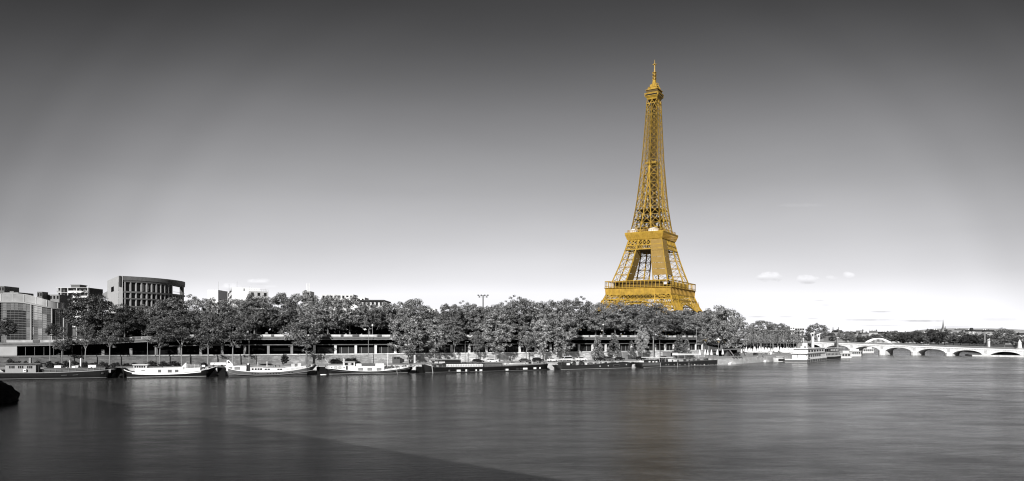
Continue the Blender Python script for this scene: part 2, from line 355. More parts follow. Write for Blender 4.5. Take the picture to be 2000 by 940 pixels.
# ------------------------------------------------------------------ setting: water, quay, street level, far land
m = MB(); m.add([(-3000, -400, 0), (3000, -400, 0), (3000, 6000, 0), (-3000, 6000, 0)], [(0, 1, 2, 3)])
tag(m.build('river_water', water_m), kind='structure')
QZ = 2.7
S_L, S_R = s_at(-60, 0), BS[-1] - 1
def zroad(s): return 12.4 - 2.0 * (1 - sstep(s, s_at(30, 22), s_at(420, 22)))
SG0, SG1 = s_at(-60, 22), s_at(1378, 22)         # the covered railway gallery
S_BR = s_at(1590, 0)                              # where the stone bridge lands
def dwall(s): return 22.0
m = strip([(0.6, QZ), (60, QZ + .15)], S_L, S_R, 6); tag(m.build('quay_pavement', cobble), kind='structure')
m = strip([(0, -2), (0, QZ + .02), (.6, QZ + .03)], S_L, S_R, 4)
tag(m.build('quay_wall', stonec), 'pale stone quay wall dropping into the river behind the moored boats', 'quay wall')
m = strip([(22, 2), (22, 6.2), (22.9, 6.2)], SG0, SG1, 4)
tag(m.build('retaining_wall', stonemat('wall_stone', .5, var=.45, old_sunlit=(s_at(420, 22), s_at(1000, 22)))), 'pale stone retaining wall under the dark railway gallery', 'stone wall')
m = strip([(21.75, 5.95), (21.75, 6.35), (23.2, 6.36)], SG0, SG1, 4)
w_ = bpy.data.objects['retaining_wall']; c_ = m.build('coping', stonemat('wall_coping', .6, 2.5, .6, .2, old_sunlit=(s_at(200, 22), s_at(800, 22))), w_)
# street level behind the gallery, one sheet to the far horizon
def street_sheet():
    m = MB(); n = 60
    for i in range(n + 1):
        s = SG0 + (SG1 - SG0) * i / n; z = zroad(s)
        for d in (23.5, 60, 200): p = bank(s, d)[0]; m.v.append((p.x, p.y, z if d < 100 else 12.2))
    for i in range(n):
        for j in range(2): m.f.append((i * 3 + j, (i + 1) * 3 + j, (i + 1) * 3 + j + 1, i * 3 + j + 1))
    return m
tag(street_sheet().build('street_ground', asphalt), kind='structure')
m = strip([(66, QZ - .2), (80, 7.5), (130, 8.5)], SG1 - 4, S_BR + 10, 6); tag(m.build('embankment_slope', concd), kind='structure')
m = MB(); m.add([(-1500, 470, 9), (-120, 470, 9), (160, 560, 9), (262, 680, 7), (330, 760, 6), (430, 960, 5), (520, 1150, 5), (-200, 5000, 9), (-1500, 5000, 9)], [tuple(range(9))])
tag(m.build('city_ground', concd), kind='structure')
m = MB(); far = [(338, 470), (352, 500), (450, 720), (560, 950), (640, 1120), (640, 1150), (520, 1150), (2500, 5000), (4000, 5000), (4000, 300), (700, 300)]
m.prism([(338, 472), (352, 505), (450, 720), (560, 950), (645, 1120), (520, 1125), (900, 5000), (4000, 5000), (4000, 300), (700, 300), (420, 400)], -1, 4.5)
tag(m.build('far_bank', concd), kind='structure')
# a gentle hill on the skyline at the right
m = MB(); nx, ny = 40, 12
for j in range(ny + 1):
    for i in range(nx + 1):
        x = 500 + 1400 * i / nx; y = 1250 + 900 * j / ny
        z = 4.4 + 34 * sstep(y, 1270, 1800) * (0.45 + .55 * sstep(x / y * FPX + 1000, 1690, 1850)) * (1 - .3 * sstep(x / y * FPX + 1000, 1930, 2100)) + random.Random(i * 91 + j).uniform(-.8, .8)
        m.v.append((x, y, z))
for j in range(ny):
    for i in range(nx): a = j * (nx + 1) + i; m.f.append((a, a + 1, a + nx + 2, a + nx + 1))
tag(m.build('hill', G('far_hill', .4, .95, .3, .01), smooth=True), kind='structure')

# ------------------------------------------------------------------ covered railway gallery
gp = bank(SG0 + 60, 24)[0]
gal = empty('railway_gallery', (gp.x, gp.y, 6.2), 'long dark open railway gallery on concrete columns above the stone wall', 'railway gallery')
m = MB(); bar(m, SG0, SG1, 21.9, 40, lambda s: (zroad(s) - 1.0, zroad(s) - .12)); m.build('roof_slab', concd, gal)
m = MB(); bar(m, SG0, SG1, 21.6, 21.88, lambda s: (zroad(s) - .95, zroad(s) - .75)); m.build('drip_edge', concrete, gal)
m = MB(); bar(m, s_at(330, 22), SG1, 22.0, 22.6, lambda s: (zroad(s) - 2.9, zroad(s) - 2.55)); m.build('beam', concd, gal)
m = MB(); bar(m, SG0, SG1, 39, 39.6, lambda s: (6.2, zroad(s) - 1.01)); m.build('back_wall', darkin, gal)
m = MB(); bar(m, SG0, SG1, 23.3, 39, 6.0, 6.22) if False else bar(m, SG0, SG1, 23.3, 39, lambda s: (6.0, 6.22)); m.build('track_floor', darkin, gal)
m = MB(); bar(m, SG0, SG1, 27, 27.3, lambda s: (6.22, zroad(s) - 1.02)); m.build('inner_shade_screen', darkin, gal)
m = MB(); bar(m, s_at(620, 22), SG1, 23.6, 23.68, lambda s: (6.3, 8.8)); m.build('fence_panel', G('fence_mesh', .018, .7, .2, .6), gal)
k = s_at(40, 22)
while k < SG1 - 2:                      # bare ribs under the slab edge
    a = bank(k, 22.2)[0]; c = bank(k + 1.6, 27)[0]; q = MB(); z = zroad(k) - 1.15
    q.beam((a.x, a.y, z), (c.x, c.y, z), .22, .3)
    if k > s_at(660, 22): q.build('rib', concd, gal)
    k += 3.2 if k < s_at(900, 22) else 4.6
k = s_at(252, 22) ; npx = 0
s_c = s_at(695, 22.3); col_s = [s_c + 7.7 * i for i in range(-16, 40)]
for k in col_s:
    if k < s_at(200, 22) or k > SG1 - 1: continue
    p, tx, nx_ = bank(k, 22.55); q = MB(); wz = .42
    q.hexa([p - tx * wz - nx_ * .3 + Vector((0, 0, 6.37)), p + tx * wz - nx_ * .3 + Vector((0, 0, 6.37)), p + tx * wz + nx_ * .3 + Vector((0, 0, 6.37)), p - tx * wz + nx_ * .3 + Vector((0, 0, 6.37)),
            p - tx * wz - nx_ * .3 + Vector((0, 0, zroad(k) - 2.92)), p + tx * wz - nx_ * .3 + Vector((0, 0, zroad(k) - 2.92)), p + tx * wz + nx_ * .3 + Vector((0, 0, zroad(k) - 2.92)), p - tx * wz + nx_ * .3 + Vector((0, 0, zroad(k) - 2.92))])
    q.build('column', limestone if k > s_at(600, 22) else concrete, gal)
    if k > s_at(620, 22):
        for o_ in (2.4, 5.0):
            p2 = bank(k + o_, 23.45)[0]; q = MB(); q.beam((p2.x, p2.y, 6.3), (p2.x, p2.y, 8.85), .1); q.build('fence_post', steel, gal)
for px in (50, 68, 86, 105, 123, 141, 160):            # thin posts of the closed left end
    p = at(px, 22.4); q = MB(); q.beam((p.x, p.y, 6.4), (p.x, p.y, 9.6), .14); q.build('post', concd, gal)
q = MB(); bar(q, s_at(-60, 21.7), s_at(33, 21.7), 21.7, 22.6, lambda s: (6.4, zroad(s) - 1.05)); q.build('end_block', G('end_block_concrete', .36, .8, .1, .3), gal)
# parapet along the street: pale panels between grey blocks
pw = empty('street_parapet', (gp.x, gp.y, 12), 'pale panelled parapet along the street edge above the dark gallery', 'parapet')
m = MB(); bar(m, SG0, SG1, 22.3, 22.6, lambda s: (zroad(s) - .11, zroad(s) + .22)); m.build('base_course', concrete, pw)
rng = random.Random(5); k = s_at(12, 22)
while k < SG1 - 8:
    ln = rng.choice([3.5, 5.0, 7.0]); q = MB(); bar(q, k, k + ln, 22.25, 22.5, lambda s: (zroad(s) + .23, zroad(s) + .95)); q.build('panel', G('parapet_panel_paint', .62 if True else 0, .7, .3, .5) if k > s_at(430, 22) else G('dull_panel_paint', .36, .7, .4, .4), pw); k += ln  # panels left of the split get a darker tone
    ln = rng.choice([1.0, 1.6, 2.6]); q = MB(); bar(q, k + .02, k + ln - .02, 22.1, 22.7, lambda s: (zroad(s) + .23, zroad(s) + 1.05)); q.build('block', concd, pw); k += ln

# ------------------------------------------------------------------ the iron tower
TY = 745.0; TX = XP(1269.2, TY); TZ = 8.0
tw = empty('lattice_tower', (TX, TY, TZ), 'tall golden iron lattice tower standing behind the trees', 'tower', rz=R(-33.4))
tw.rotation_euler = (Matrix.Rotation(R(.98), 3, Vector((.197, .98, 0))) @ Matrix.Rotation(R(-33.4), 3, 'Z')).to_euler()
WP = [(0, 62), (22, 48.5), (37, 39.3), (49, 34.6), (56, 32.8), (62, 30.2), (82, 23.9), (96, 20.4), (106, 18.0), (116, 16.3), (120, 15.5), (144, 12.3), (166, 10.4), (188, 8.75), (209, 7.6), (230, 6.55), (250, 5.6), (258, 5.4)]
LW = [(0, 25), (49, 16.5), (62, 15.2), (106, 11.0), (120, 10.0), (144, 9.4), (188, 8.75), (300, 8.75)]
def ip(T, h):
    for (a, x), (b_, y) in zip(T, T[1:]):
        if h <= b_: return x + (y - x) * (h - a) / (b_ - a)
    return T[-1][1]
def tb(m, p, q, w): m.beam(p, q, w)
def panelX(m, a0, b0, a1, b1, w, horiz=True, sub=False):
    a0, b0, a1, b1 = map(Vector, (a0, b0, a1, b1))
    m.beam(a0, b1, w); m.beam(b0, a1, w)
    if horiz: m.beam(a0, b0, w)
    if sub:
        c = (a0 + b1) / 2; m.beam((a0 + a1) / 2, (b0 + b1) / 2, w * .8); m.beam((a0 + b0) / 2, (a1 + b1) / 2, w * .7)
def leg(sx, sy, hs, parent, name='leg', ch=1.0, br=.45, sub=True):
    m = MB(); ring = []
    for h in hs:
        o = ip(WP, h); i_ = max(o - ip(LW, h), .15)
        ring.append([Vector((sx * o, sy * o, h)), Vector((sx * i_, sy * o, h)), Vector((sx * i_, sy * i_, h)), Vector((sx * o, sy * i_, h))])
    for r0, r1 in zip(ring, ring[1:]):
        for k in range(4):
            m.beam(r0[k], r1[k], ch)
            panelX(m, r0[k], r0[(k + 1) % 4], r1[k], r1[(k + 1) % 4], br, True, sub)
        m.beam(r0[0], r0[2], br); m.beam(r0[1], r0[3], br)
    for k in range(4): m.beam(ring[-1][k], ring[-1][(k + 1) % 4], br)
    return m.build(name, gold, parent, world=False)
lower = [0, 9, 18, 27, 36, 44]
upper = [62, 69, 76, 83, 90, 96]
for sx in (-1, 1):
    for sy in (-1, 1):
        l = leg(sx, sy, [0, 8, 16, 24, 31, 38, 44, 49], tw, 'lower_leg', 1.2, .4)
        l = leg(sx, sy, [62, 70, 78, 86, 93, 100, 106], tw, 'middle_leg', 1.1, .3, False)
# arches between the legs under the first platform
for k in range(4):
    m = MB(); ca, sa = math.cos(k * math.pi / 2), math.sin(k * math.pi / 2)
    def PP(u, h, o=0.0):
        w = ip(WP, h) + o; return Vector((u * ca + w * sa, u * sa - w * ca, h))
    n = 28; pin = []; pex = []; pm = []
    for i in range(n + 1):
        th = math.pi * i / n; rx, rz = 36.5, 37.0
        pin.append(PP(-rx * math.cos(th), 2 + rz * math.sin(th))); pex.append(PP(-(rx + 3.4) * math.cos(th), 2 + (rz + 3.4) * math.sin(th)))
    for i in range(n):
        for a in (pin, pex): m.beam(a[i], a[i + 1], .9)
        panelX(m, pin[i], pex[i], pin[i + 1], pex[i + 1], .3)
        c = [pin[i], pin[i + 1], pex[i + 1], pex[i]]
    # spandrel lattice up to the belt
    for i in range(2, n - 2):
        p, q = pex[i], pex[i + 1]
        hi = 43.4
        u0 = -(36.5 + 3.4) * math.cos(math.pi * i / n); u1 = -(36.5 + 3.4) * math.cos(math.pi * (i + 1) / n)
        a1, b1 = PP(u0, hi), PP(u1, hi)
        if p.z < hi - .6 or q.z < hi - .6:
            panelX(m, p, q, a1, b1, .3); m.beam(p, a1, .3)
    m.build('arch', gold, tw, world=False)
    m = MB()                                     # deep trellis belt under the first platform
    for (h0, h1, cell) in ((43.6, 48.6, 4.4),):
        w0, w1 = ip(WP, h0), ip(WP, h1); n = int(2 * w1 / cell)
        for i in range(n):
            f0, f1 = -1 + 2 * i / n, -1 + 2 * (i + 1) / n
            panelX(m, PP(f0 * w0, h0), PP(f1 * w0, h0), PP(f0 * w1, h1), PP(f1 * w1, h1), .36)
            m.beam(PP(f0 * w0, h0), PP(f0 * w1, h1), .3)
        m.beam(PP(-w0, h0), PP(w0, h0), 1.0); m.beam(PP(-w1, h1), PP(w1, h1), 1.0)
    m.build('trellis_belt', gold, tw, world=False)
# first platform
p1 = MB(); h = 35.4
p1.loft([[(-a, -a, z), (a, -a, z), (a, a, z), (-a, a, z)] for a, z in ((34.4, 48.9), (34.9, 49.2), (35.0, 54.6), (36.4, 55.2), (36.4, 55.75))])
P1 = p1.build('first_platform', gold, tw, world=False)
m = MB()
for k in range(4):
    ca, sa = math.cos(k * math.pi / 2), math.sin(k * math.pi / 2)
    def RT(u, v_, z): return (u * ca - v_ * sa, u * sa + v_ * ca, z)
    n = 18
    for i in range(n + 1):
        u = -35.0 + 70.0 * i / n; m.beam(RT(u, -35.15, 49.3), RT(u, -35.7, 54.9), .35)
m.build('console', G('pale_gold', 0, .5, .1, .2, col=(.42, .25, .05)), P1, world=False)
m = MB()
for k in range(4):
    ca, sa = math.cos(k * math.pi / 2), math.sin(k * math.pi / 2)
    n = 18
    for i in range(n + 1):
        u = -35.6 + 71.2 * i / n; m.beam(RT(u, -35.6, 55.75), RT(u, -35.6, 62.3), .55)
    m.beam(RT(-35.9, -35.6, 62.3), RT(35.9, -35.6, 62.3), .7); m.beam(RT(-35.9, -35.8, 57.2), RT(35.9, -35.8, 57.2), .3)
m.build('gallery', gold, P1, world=False)
m = MB()
for k in range(4):
    ca, sa = math.cos(k * math.pi / 2), math.sin(k * math.pi / 2)
    m.extr([RT(-20, -31, 55.8), RT(24, -31, 55.8), RT(24, -31, 61), RT(-20, -31, 61)], Vector(RT(0, 5, 0)))
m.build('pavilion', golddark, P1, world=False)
m = MB(); m.box(-33.5, 33.5, -33.5, 33.5, 62.0, 62.25) if False else None
m = MB()
for k in range(4):
    ca, sa = math.cos(k * math.pi / 2), math.sin(k * math.pi / 2)
    m.extr([RT(-27, -30.3, 61.05), RT(27, -30.3, 61.05), RT(27, -26, 62.6), RT(-27, -26, 62.6)], (0, 0, .3))
m.build('pavilion_roof', golddark, P1, world=False)
m = MB()                                            # trellis bands between the legs under the second platform
for k in range(4):
    ca, sa = math.cos(k * math.pi / 2), math.sin(k * math.pi / 2)
    for h0, h1, n, t_ in ((100.4, 105.6, 9, .42), (96.2, 100.2, 20, .26)):
        for i in range(n):
            f0, f1 = -1 + 2 * i / n, -1 + 2 * (i + 1) / n; w0, w1 = ip(WP, h0) + .25, ip(WP, h1) + .25
            panelX(m, PP(f0 * w0, h0, .25), PP(f1 * w0, h0, .25), PP(f0 * w1, h1, .25), PP(f1 * w1, h1, .25), t_)
            m.beam(PP(f0 * w1, h1, .25), PP(f1 * w1, h1, .25), .5)
            if n < 12: m.beam(PP(f0 * w0, h0, .25), PP(f0 * w1, h1, .25), .6)
    for h0 in (96.0, 100.3): w0 = ip(WP, h0); m.beam(PP(-w0, h0, .3), PP(w0, h0, .3), 1.0)
m.build('upper_trellis', gold, tw, world=False)
m = MB(); m.box(-15, 15, -15, 15, 95.8, 96.6); m.build('trellis_floor', golddark, tw, world=False)
# second platform
P2 = MB(); P2.loft([[(-a, -a, z), (a, -a, z), (a, a, z), (-a, a, z)] for a, z in ((18.4, 106.0), (18.9, 106.4), (20.8, 111.5), (21.3, 113.2), (20.9, 113.8), (19.3, 114.1))])
P2 = P2.build('second_platform', gold, tw, world=False)
m = MB()
for k in range(4):
    ca, sa = math.cos(k * math.pi / 2), math.sin(k * math.pi / 2)
    for i in range(17):
        f = -1 + 2 * i / 16; m.beam(RT(18.95 * f, -19.05, 106.4), RT(20.8 * f, -20.95, 111.5), .35)
    for i in range(21):
        f = -1 + 2 * i / 20; m.beam(RT(19 * f, -19, 114.1), RT(19 * f, -19, 116.3), .22)
    m.beam(RT(-19, -19, 116.3), RT(19, -19, 116.3), .3); m.beam(RT(-19, -19, 115.2), RT(19, -19, 115.2), .2)
m.build('console', MATS['pale_gold'], P2, world=False)
for (x, y, sx_, sy_) in ((9, -16.5, 5, 2.0), (-13.5, -16, 3.4, 2.0)):
    m = MB(); m.extr([(x - sx_, y - sy_, 114.2), (x + sx_, y - sy_, 114.2), (x + sx_, y - sy_, 116.6), (x, y - sy_, 117.6), (x - sx_, y - sy_, 116.6)], (0, 2 * sy_, 0)); m.build('canopy', white, P2, world=False)
m = MB(); m.box(-11, 11, -11, 11, 114.2, 119.2); m.build('kiosk', golddark, P2, world=False)
m = MB(); m.box(-11.6, 11.6, -11.6, 11.6, 119.25, 119.8); m.build('kiosk_roof', gold, P2, world=False)
# shaft
hs = [114.2]
while hs[-1] < 246: hs.append(hs[-1] + max(4.2, 1.05 * min(ip(LW, hs[-1]), ip(WP, hs[-1]))) * .86)
hs[-1] = 254.0
for k in range(4):
    ca, sa = math.cos(k * math.pi / 2), math.sin(k * math.pi / 2); m = MB(); mi = MB()
    for h0, h1 in zip(hs, hs[1:]):
        o0, o1 = ip(WP, h0), ip(WP, h1); i0, i1 = max(o0 - ip(LW, h0), 0), max(o1 - ip(LW, h1), 0)
        th = 1.0 if h0 < 180 else .8; tx_ = .42 if h0 < 180 else .36
        for sg in (-1, 1):
            m.beam(PP(sg * o0, h0), PP(sg * o1, h1), th); m.beam(PP(sg * i0, h0), PP(sg * i1, h1), th * .85)
            panelX(m, PP(sg * i0, h0), PP(sg * o0, h0), PP(sg * i1, h1), PP(sg * o1, h1), tx_, True, False)
            # inner faces of each leg, one leg-width behind
            mi.beam(PP(sg * i0, h0, -ip(LW, h0)), PP(sg * i1, h1, -ip(LW, h1)), .5)
            mi.beam(PP(sg * i0, h0), PP(sg * i1, h1, -ip(LW, h1)), tx_); mi.beam(PP(sg * i0, h0, -ip(LW, h0)), PP(sg * i1, h1), tx_)
        if i0 > .8: panelX(m, PP(-i0, h0), PP(i0, h0), PP(-i1, h1), PP(i1, h1), tx_ * 1.1, True, False)
    m.beam(PP(-ip(WP, 250), 250), PP(ip(WP, 250), 250), .7)
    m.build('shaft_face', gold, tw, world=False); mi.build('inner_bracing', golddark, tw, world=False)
m = MB()                                            # lift guides, stairs and landings inside the shaft
for x in (-1, 1):
    for y in (-1, 1): m.beam((x * 3.2, y * 3.2, 114), (x * 2.2, y * 2.2, 252), .5)
h = 120
while h < 250:
    r = 3.2 - (h - 114) / 138
    for a, b_ in (((-1, -1), (1, -1)), ((1, -1), (1, 1)), ((1, 1), (-1, 1)), ((-1, 1), (-1, -1))):
        m.beam((a[0] * r, a[1] * r, h), (b_[0] * r, b_[1] * r, h + 3.4), .35); m.beam((b_[0] * r, b_[1] * r, h), (a[0] * r, a[1] * r, h + 3.4), .35); m.beam((a[0] * r, a[1] * r, h), (b_[0] * r, b_[1] * r, h), .35)
    h += 3.4
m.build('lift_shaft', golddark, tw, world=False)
for h in (128, 138):
    w = ip(WP, h); m = MB(); m.box(-w + .3, w - .3, -w + .3, w - .3, h, h + .45); m.build('landing', golddark if h < 180 else gold, tw, world=False)
m = MB(); m.loft([[(-a, -a, z), (a, -a, z), (a, a, z), (-a, a, z)] for a, z in ((5.6, 187.0), (5.6, 188.6))]); m.build('landing', gold, tw, world=False)
m = MB(); m.box(2.0, 7.2, -11.5, -9.2, 114.3, 127); m.build('lift_cabin', golddark, tw, world=False)
# third platform and summit
cab = MB(); cab.loft([[(-a, -a, z), (a, -a, z), (a, a, z), (-a, a, z)] for a, z in ((5.4, 254.0), (5.9, 255.4), (7.2, 257.0), (7.5, 257.2), (7.5, 259.8), (7.8, 260.0), (7.8, 260.5))]); cab = cab.build('summit_cabin', gold, tw, world=False)
m = MB()
for k in range(4):
    ca, sa = math.cos(k * math.pi / 2), math.sin(k * math.pi / 2)
    m.extr([RT(-6.7, -7.56, 257.7), RT(6.7, -7.56, 257.7), RT(6.7, -7.56, 259.1), RT(-6.7, -7.56, 259.1)], Vector(RT(0, .05, 0)))
m.build('window', glassd, cab, world=False)
m = MB(); m.box(-6.2, 6.2, -6.2, 6.2, 260.5, 263.6); m.build('upper_deck', golddark, cab, world=False)
m = MB(); m.loft([[(-a, -a, z), (a, -a, z), (a, a, z), (-a, a, z)] for a, z in ((6.9, 263.7), (6.9, 264.2), (4.9, 264.4), (4.6, 266.6), (5.0, 266.8), (5.0, 267.2), (3.4, 267.6), (3.0, 270.2), (1.7, 271.0), (1.3, 275.2))]); m.build('cupola', gold, cab, world=False)
rng = random.Random(3); m = MB()
for i in range(60):
    a = rng.uniform(0, 6.28); r = rng.uniform(2.6, 7.2); z = 264.2 if r > 5 else 267.2 if r > 3.3 else 270
    x, y = r * math.cos(a), r * math.sin(a); m.beam((x, y, z), (x, y, z + rng.uniform(1.2, 3.6)), .28)
    if i % 3 == 0: m.box(x - .5, x + .5, y - .5, y + .5, z + .5, z + 1.7)
m.build('aerials', gold, cab, world=False)
m = MB(); m.tube((0, 0, 274.5), (0, 0, 283), 1.25, 1.05); m.tube((0, 0, 283), (0, 0, 291.6), .8, .6)
for z in (275.5, 277, 278.5, 280, 281.5, 283): m.box(-1.7, 1.7, -1.7, 1.7, z, z + .45)
m.box(-2.0, 2.0, -.5, .5, 291.4, 292.0); m.box(-.5, .5, -2, 2, 291.3, 291.9); m.tube((0, 0, 291.9), (0, 0, 296.6), .42, .2)
m.build('antenna_mast', gold, tw, world=False)
# scaffold netting hung round the near leg and the inner side of the left leg
m = MB()
def netface(f):
    hs_ = [68, 74.5, 81, 87.5, 94, 100.5, 105.7]
    for h0, h1 in zip(hs_, hs_[1:]):
        a0, a1 = f(h0), f(h1 - .25)
        m.extr([a0[0], a0[1], a1[1], a1[0]], a0[2])
def nl(h): o = ip(WP, h); return o, o - ip(LW, h)
netface(lambda h: (Vector((nl(h)[1] - .3, -nl(h)[0] - .75, h)), Vector((nl(h)[0] + .3, -nl(h)[0] - .75, h)), Vector((0, .12, 0))))
netface(lambda h: (Vector((nl(h)[0] + .75, -nl(h)[0] - .3, h)), Vector((nl(h)[0] + .75, -nl(h)[1] + .3, h)), Vector((-.12, 0, 0))))
m.build('scaffold_net', goldnet, tw, world=False)
m = MB()
def netface2(hs_):
    for h0, h1 in zip(hs_, hs_[1:]):
        o, i_ = nl(h0); o1, i1 = nl(h1 - .2)
        m.extr([(-i_ + .5, -o, h0), (-i_ + .5, -i_, h0), (-i1 + .5, -i1, h1 - .2), (-i1 + .5, -o1, h1 - .2)], (.1, 0, 0))
netface2([63, 71, 79, 87, 95.5]); m.build('scaffold_net', goldnet, tw, world=False)

# ------------------------------------------------------------------ stone arch bridge
B0 = Vector((275, 527, 0)); BD = Vector((.65, -.76, 0)).normalized(); BN = Vector((.76, .65, 0)).normalized(); BWID = 14.0; SP = 22.2
def bz(t_): return 7.4 - .0318 * t_
def bp(t_, w, z): p = B0 + BD * t_ + BN * w; return Vector((p.x, p.y, z))
br = empty('stone_bridge', tuple(B0), 'long white stone arch bridge crossing the river at the right', 'bridge')
T0, T1 = -54.0, 104.0
m = MB(); secs_f = []
# spandrel walls: profile along the bridge as top / underside pairs
ts = [T0 + (T1 - T0) * i / 474 for i in range(475)]
PIER = 2.1
def under(t_):
    u = t_ / SP; k = math.floor(u); lo, hi = k * SP + PIER, (k + 1) * SP - PIER
    if t_ <= lo or t_ >= hi: return -2.0
    c = (lo + hi) / 2; a = (hi - lo) / 2; x = (t_ - c) / a
    spring = bz(c) - 4.5; crown = bz(c) - 1.6
    return spring + (crown - spring) * (max(0, 1 - x * x) ** .62)
for w in (0.0, BWID):
    q = MB()
    for i, t_ in enumerate(ts): q.v += [tuple(bp(t_, w, bz(t_) - .05)), tuple(bp(t_, w, under(t_)))]
    for i in range(len(ts) - 1): q.f.append((2 * i, 2 * i + 2, 2 * i + 3, 2 * i + 1))
    m.add(q.v, q.f)
q = MB()                                            # soffits and pier sides
for t_ in ts: q.v += [tuple(bp(t_, 0, under(t_))), tuple(bp(t_, BWID, under(t_)))]
for i in range(len(ts) - 1): q.f.append((2 * i, 2 * i + 2, 2 * i + 3, 2 * i + 1))
m.add(q.v, q.f)
m.extr([bp(T0, 0, bz(T0) - .06), bp(T1, 0, bz(T1) - .06), bp(T1, 0, bz(T1) + .0), bp(T0, 0, bz(T0) + .0)], BN * BWID)
bspan = m.build('arches', limestone, br, fix=False)
for k in range(-2, 5):
    c = k * SP; q = MB(); zc = bz(c)
    prof = [(-PIER - .25, .15), (-PIER - .25, -.9), (-1.2, -2.3), (0, -2.9), (1.2, -2.3), (PIER + .25, -.9), (PIER + .25, .15)]
    q.extr([bp(c + a, b_, -1.5) for a, b_ in prof], (0, 0, zc - 4.5 + 1.6)); pier = q.build('pier', limestone, br)
    q = MB(); q.extr([bp(c + a * 1.08, b_ * 1.08, zc - 4.38) for a, b_ in prof], (0, 0, .4)); q.build('pier_cap', stonec if False else white, pier)
    q = MB(); q.extr([bp(c - .9, -.16, zc - 3.4), bp(c + .9, -.16, zc - 3.4), bp(c + .9, -.16, zc - 1.3), bp(c - .9, -.16, zc - 1.3)], BN * .15); q.build('carved_emblem', G('carved_stone', .42, .9, .3, 1.5), br)
q = MB(); q.extr([bp(T0, -.45, bz(T0) - .55), bp(T1, -.45, bz(T1) - .55), bp(T1, -.45, bz(T1) + .05), bp(T0, -.45, bz(T0) + .05)], BN * .44); q.build('cornice', white, br)
q = MB(); t_ = T0
while t_ < T1: q.extr([bp(t_, -.4, bz(t_) - .95), bp(t_ + .4, -.4, bz(t_) - .95), bp(t_ + .4, -.4, bz(t_) - .58), bp(t_, -.4, bz(t_) - .58)], BN * .4); t_ += 1.0
q.build('corbel_course', limestone, br)
for w in (-.2, BWID - .1):
    q = MB(); t_ = T0
    while t_ < T1:
        q.extr([bp(t_, w, bz(t_) + .06), bp(t_ + .16, w, bz(t_) + .06), bp(t_ + .16, w, bz(t_) + .86), bp(t_, w, bz(t_) + .86)], BN * .2); t_ += .42
    q.extr([bp(T0, w - .05, bz(T0) + .87), bp(T1, w - .05, bz(T1) + .87), bp(T1, w - .05, bz(T1) + 1.1), bp(T0, w - .05, bz(T0) + 1.1)], BN * .35)
    q.build('balustrade', concrete, br)
# bridge-head pylons with statues of a standing figure leading a horse
def horse_statue(px, Y, zb, zt, label, name='statue_pylon', sz=1.0, ks=1.15):
    x = XP(px, Y); e = empty(name, (x, Y, zb), label, 'statue', 'statue pylons at the bridge heads')
    w = 1.7 * sz; q = MB(); q.box(x - w * 1.15, x + w * 1.15, Y - w * 1.15, Y + w * 1.15, zb, zb + .6); q.box(x - w, x + w, Y - w, Y + w, zb + .61, zt - .5); q.box(x - w * 1.12, x + w * 1.12, Y - w * 1.12, Y + w * 1.12, zt - .49, zt); q.build('pedestal', limestone, e)
    q = MB(); k = ks; z = zt
    def T(a, b_, r0, r1): q.tube((x + a[0] * k, Y + a[1] * k, z + a[2] * k), (x + b_[0] * k, Y + b_[1] * k, z + b_[2] * k), r0 * k, r1 * k, 8)
    T((-.9, 0, 1.7), (.75, 0, 1.75), .48, .5); T((.65, 0, 1.85), (1.15, 0, 2.75), .36, .24); T((1.1, 0, 2.75), (1.6, 0, 2.45), .24, .13)
    for lx in (-.85, -.65, .55, .75): T((lx, .2 if lx in (-.85, .55) else -.2, 1.5), (lx + .05, .2 if lx in (-.85, .55) else -.2, 0), .17, .09)
    T((-1.1, 0, 1.9), (-1.45, 0, .9), .12, .06)
    T((.5, -.65, 0), (.5, -.65, 1.25), .2, .26); T((.5, -.65, 1.2), (.5, -.65, 2.1), .3, .34); T((.5, -.65, 2.15), (.5, -.65, 2.75), .2, .2); T((.5, -.6, 2.0), (1.2, -.2, 2.3), .12, .09)
    q.build('horse_and_figure', limestone, e); return e
zq = ZR(676, 575)
horse_statue(1587, 552, 2.8, ZR(657, 552), 'stone pylon with horse statue, left one of the pair at the near bridge end', sz=.52, ks=1.3)
horse_statue(1598.5, 575, 6.6, ZR(659, 575), 'stone pylon with horse statue, right one of the pair at the near bridge end', sz=.5, ks=1.25)
horse_statue(1931, 492, bz(60), ZR(666, 492), 'slim pale pillar with a statue behind the bridge parapet at the right', sz=.36, ks=.6)
q = MB(); x, Y = XP(1635.5, 545), 545; e = empty('bridge_pillar', (x, Y, 6), 'plain square grey stone pillar rising from the bridge parapet', 'pillar')
q.box(x - .6, x + .6, Y - .6, Y + .6, 3.5, ZR(660, Y)); q.build('shaft', concrete, e); q = MB(); q.box(x - .8, x + .8, Y - .8, Y + .8, ZR(660, Y) + .01, ZR(659, Y)); q.build('cap', limestone, e)
# bridge-end abutment with a stair and a white pillar
e = empty('bridge_abutment', (XP(1576, 560), 560, QZ), 'white stone stair block at the left end of the bridge', 'abutment')
q = MB(); x0, x1 = XP(1567, 560), XP(1577, 560); q.box(x0, x1, 560, 572, QZ, ZR(670, 560)); q.build('block', limestone, e)
q = MB(); q.box(x0, x0 + 1.2, 559.5, 561, ZR(670, 560) + .01, ZR(661, 560)); q.build('post', limestone, e)
q = MB(); x2 = XP(1589, 560); q.extr([(x1 + .02, 560, QZ), (x2, 560, QZ), (x2, 560, ZR(672, 560)), (x1 + .02, 560, ZR(679, 560))], (0, 10, 0)); q.build('stair_flight', concrete, e)
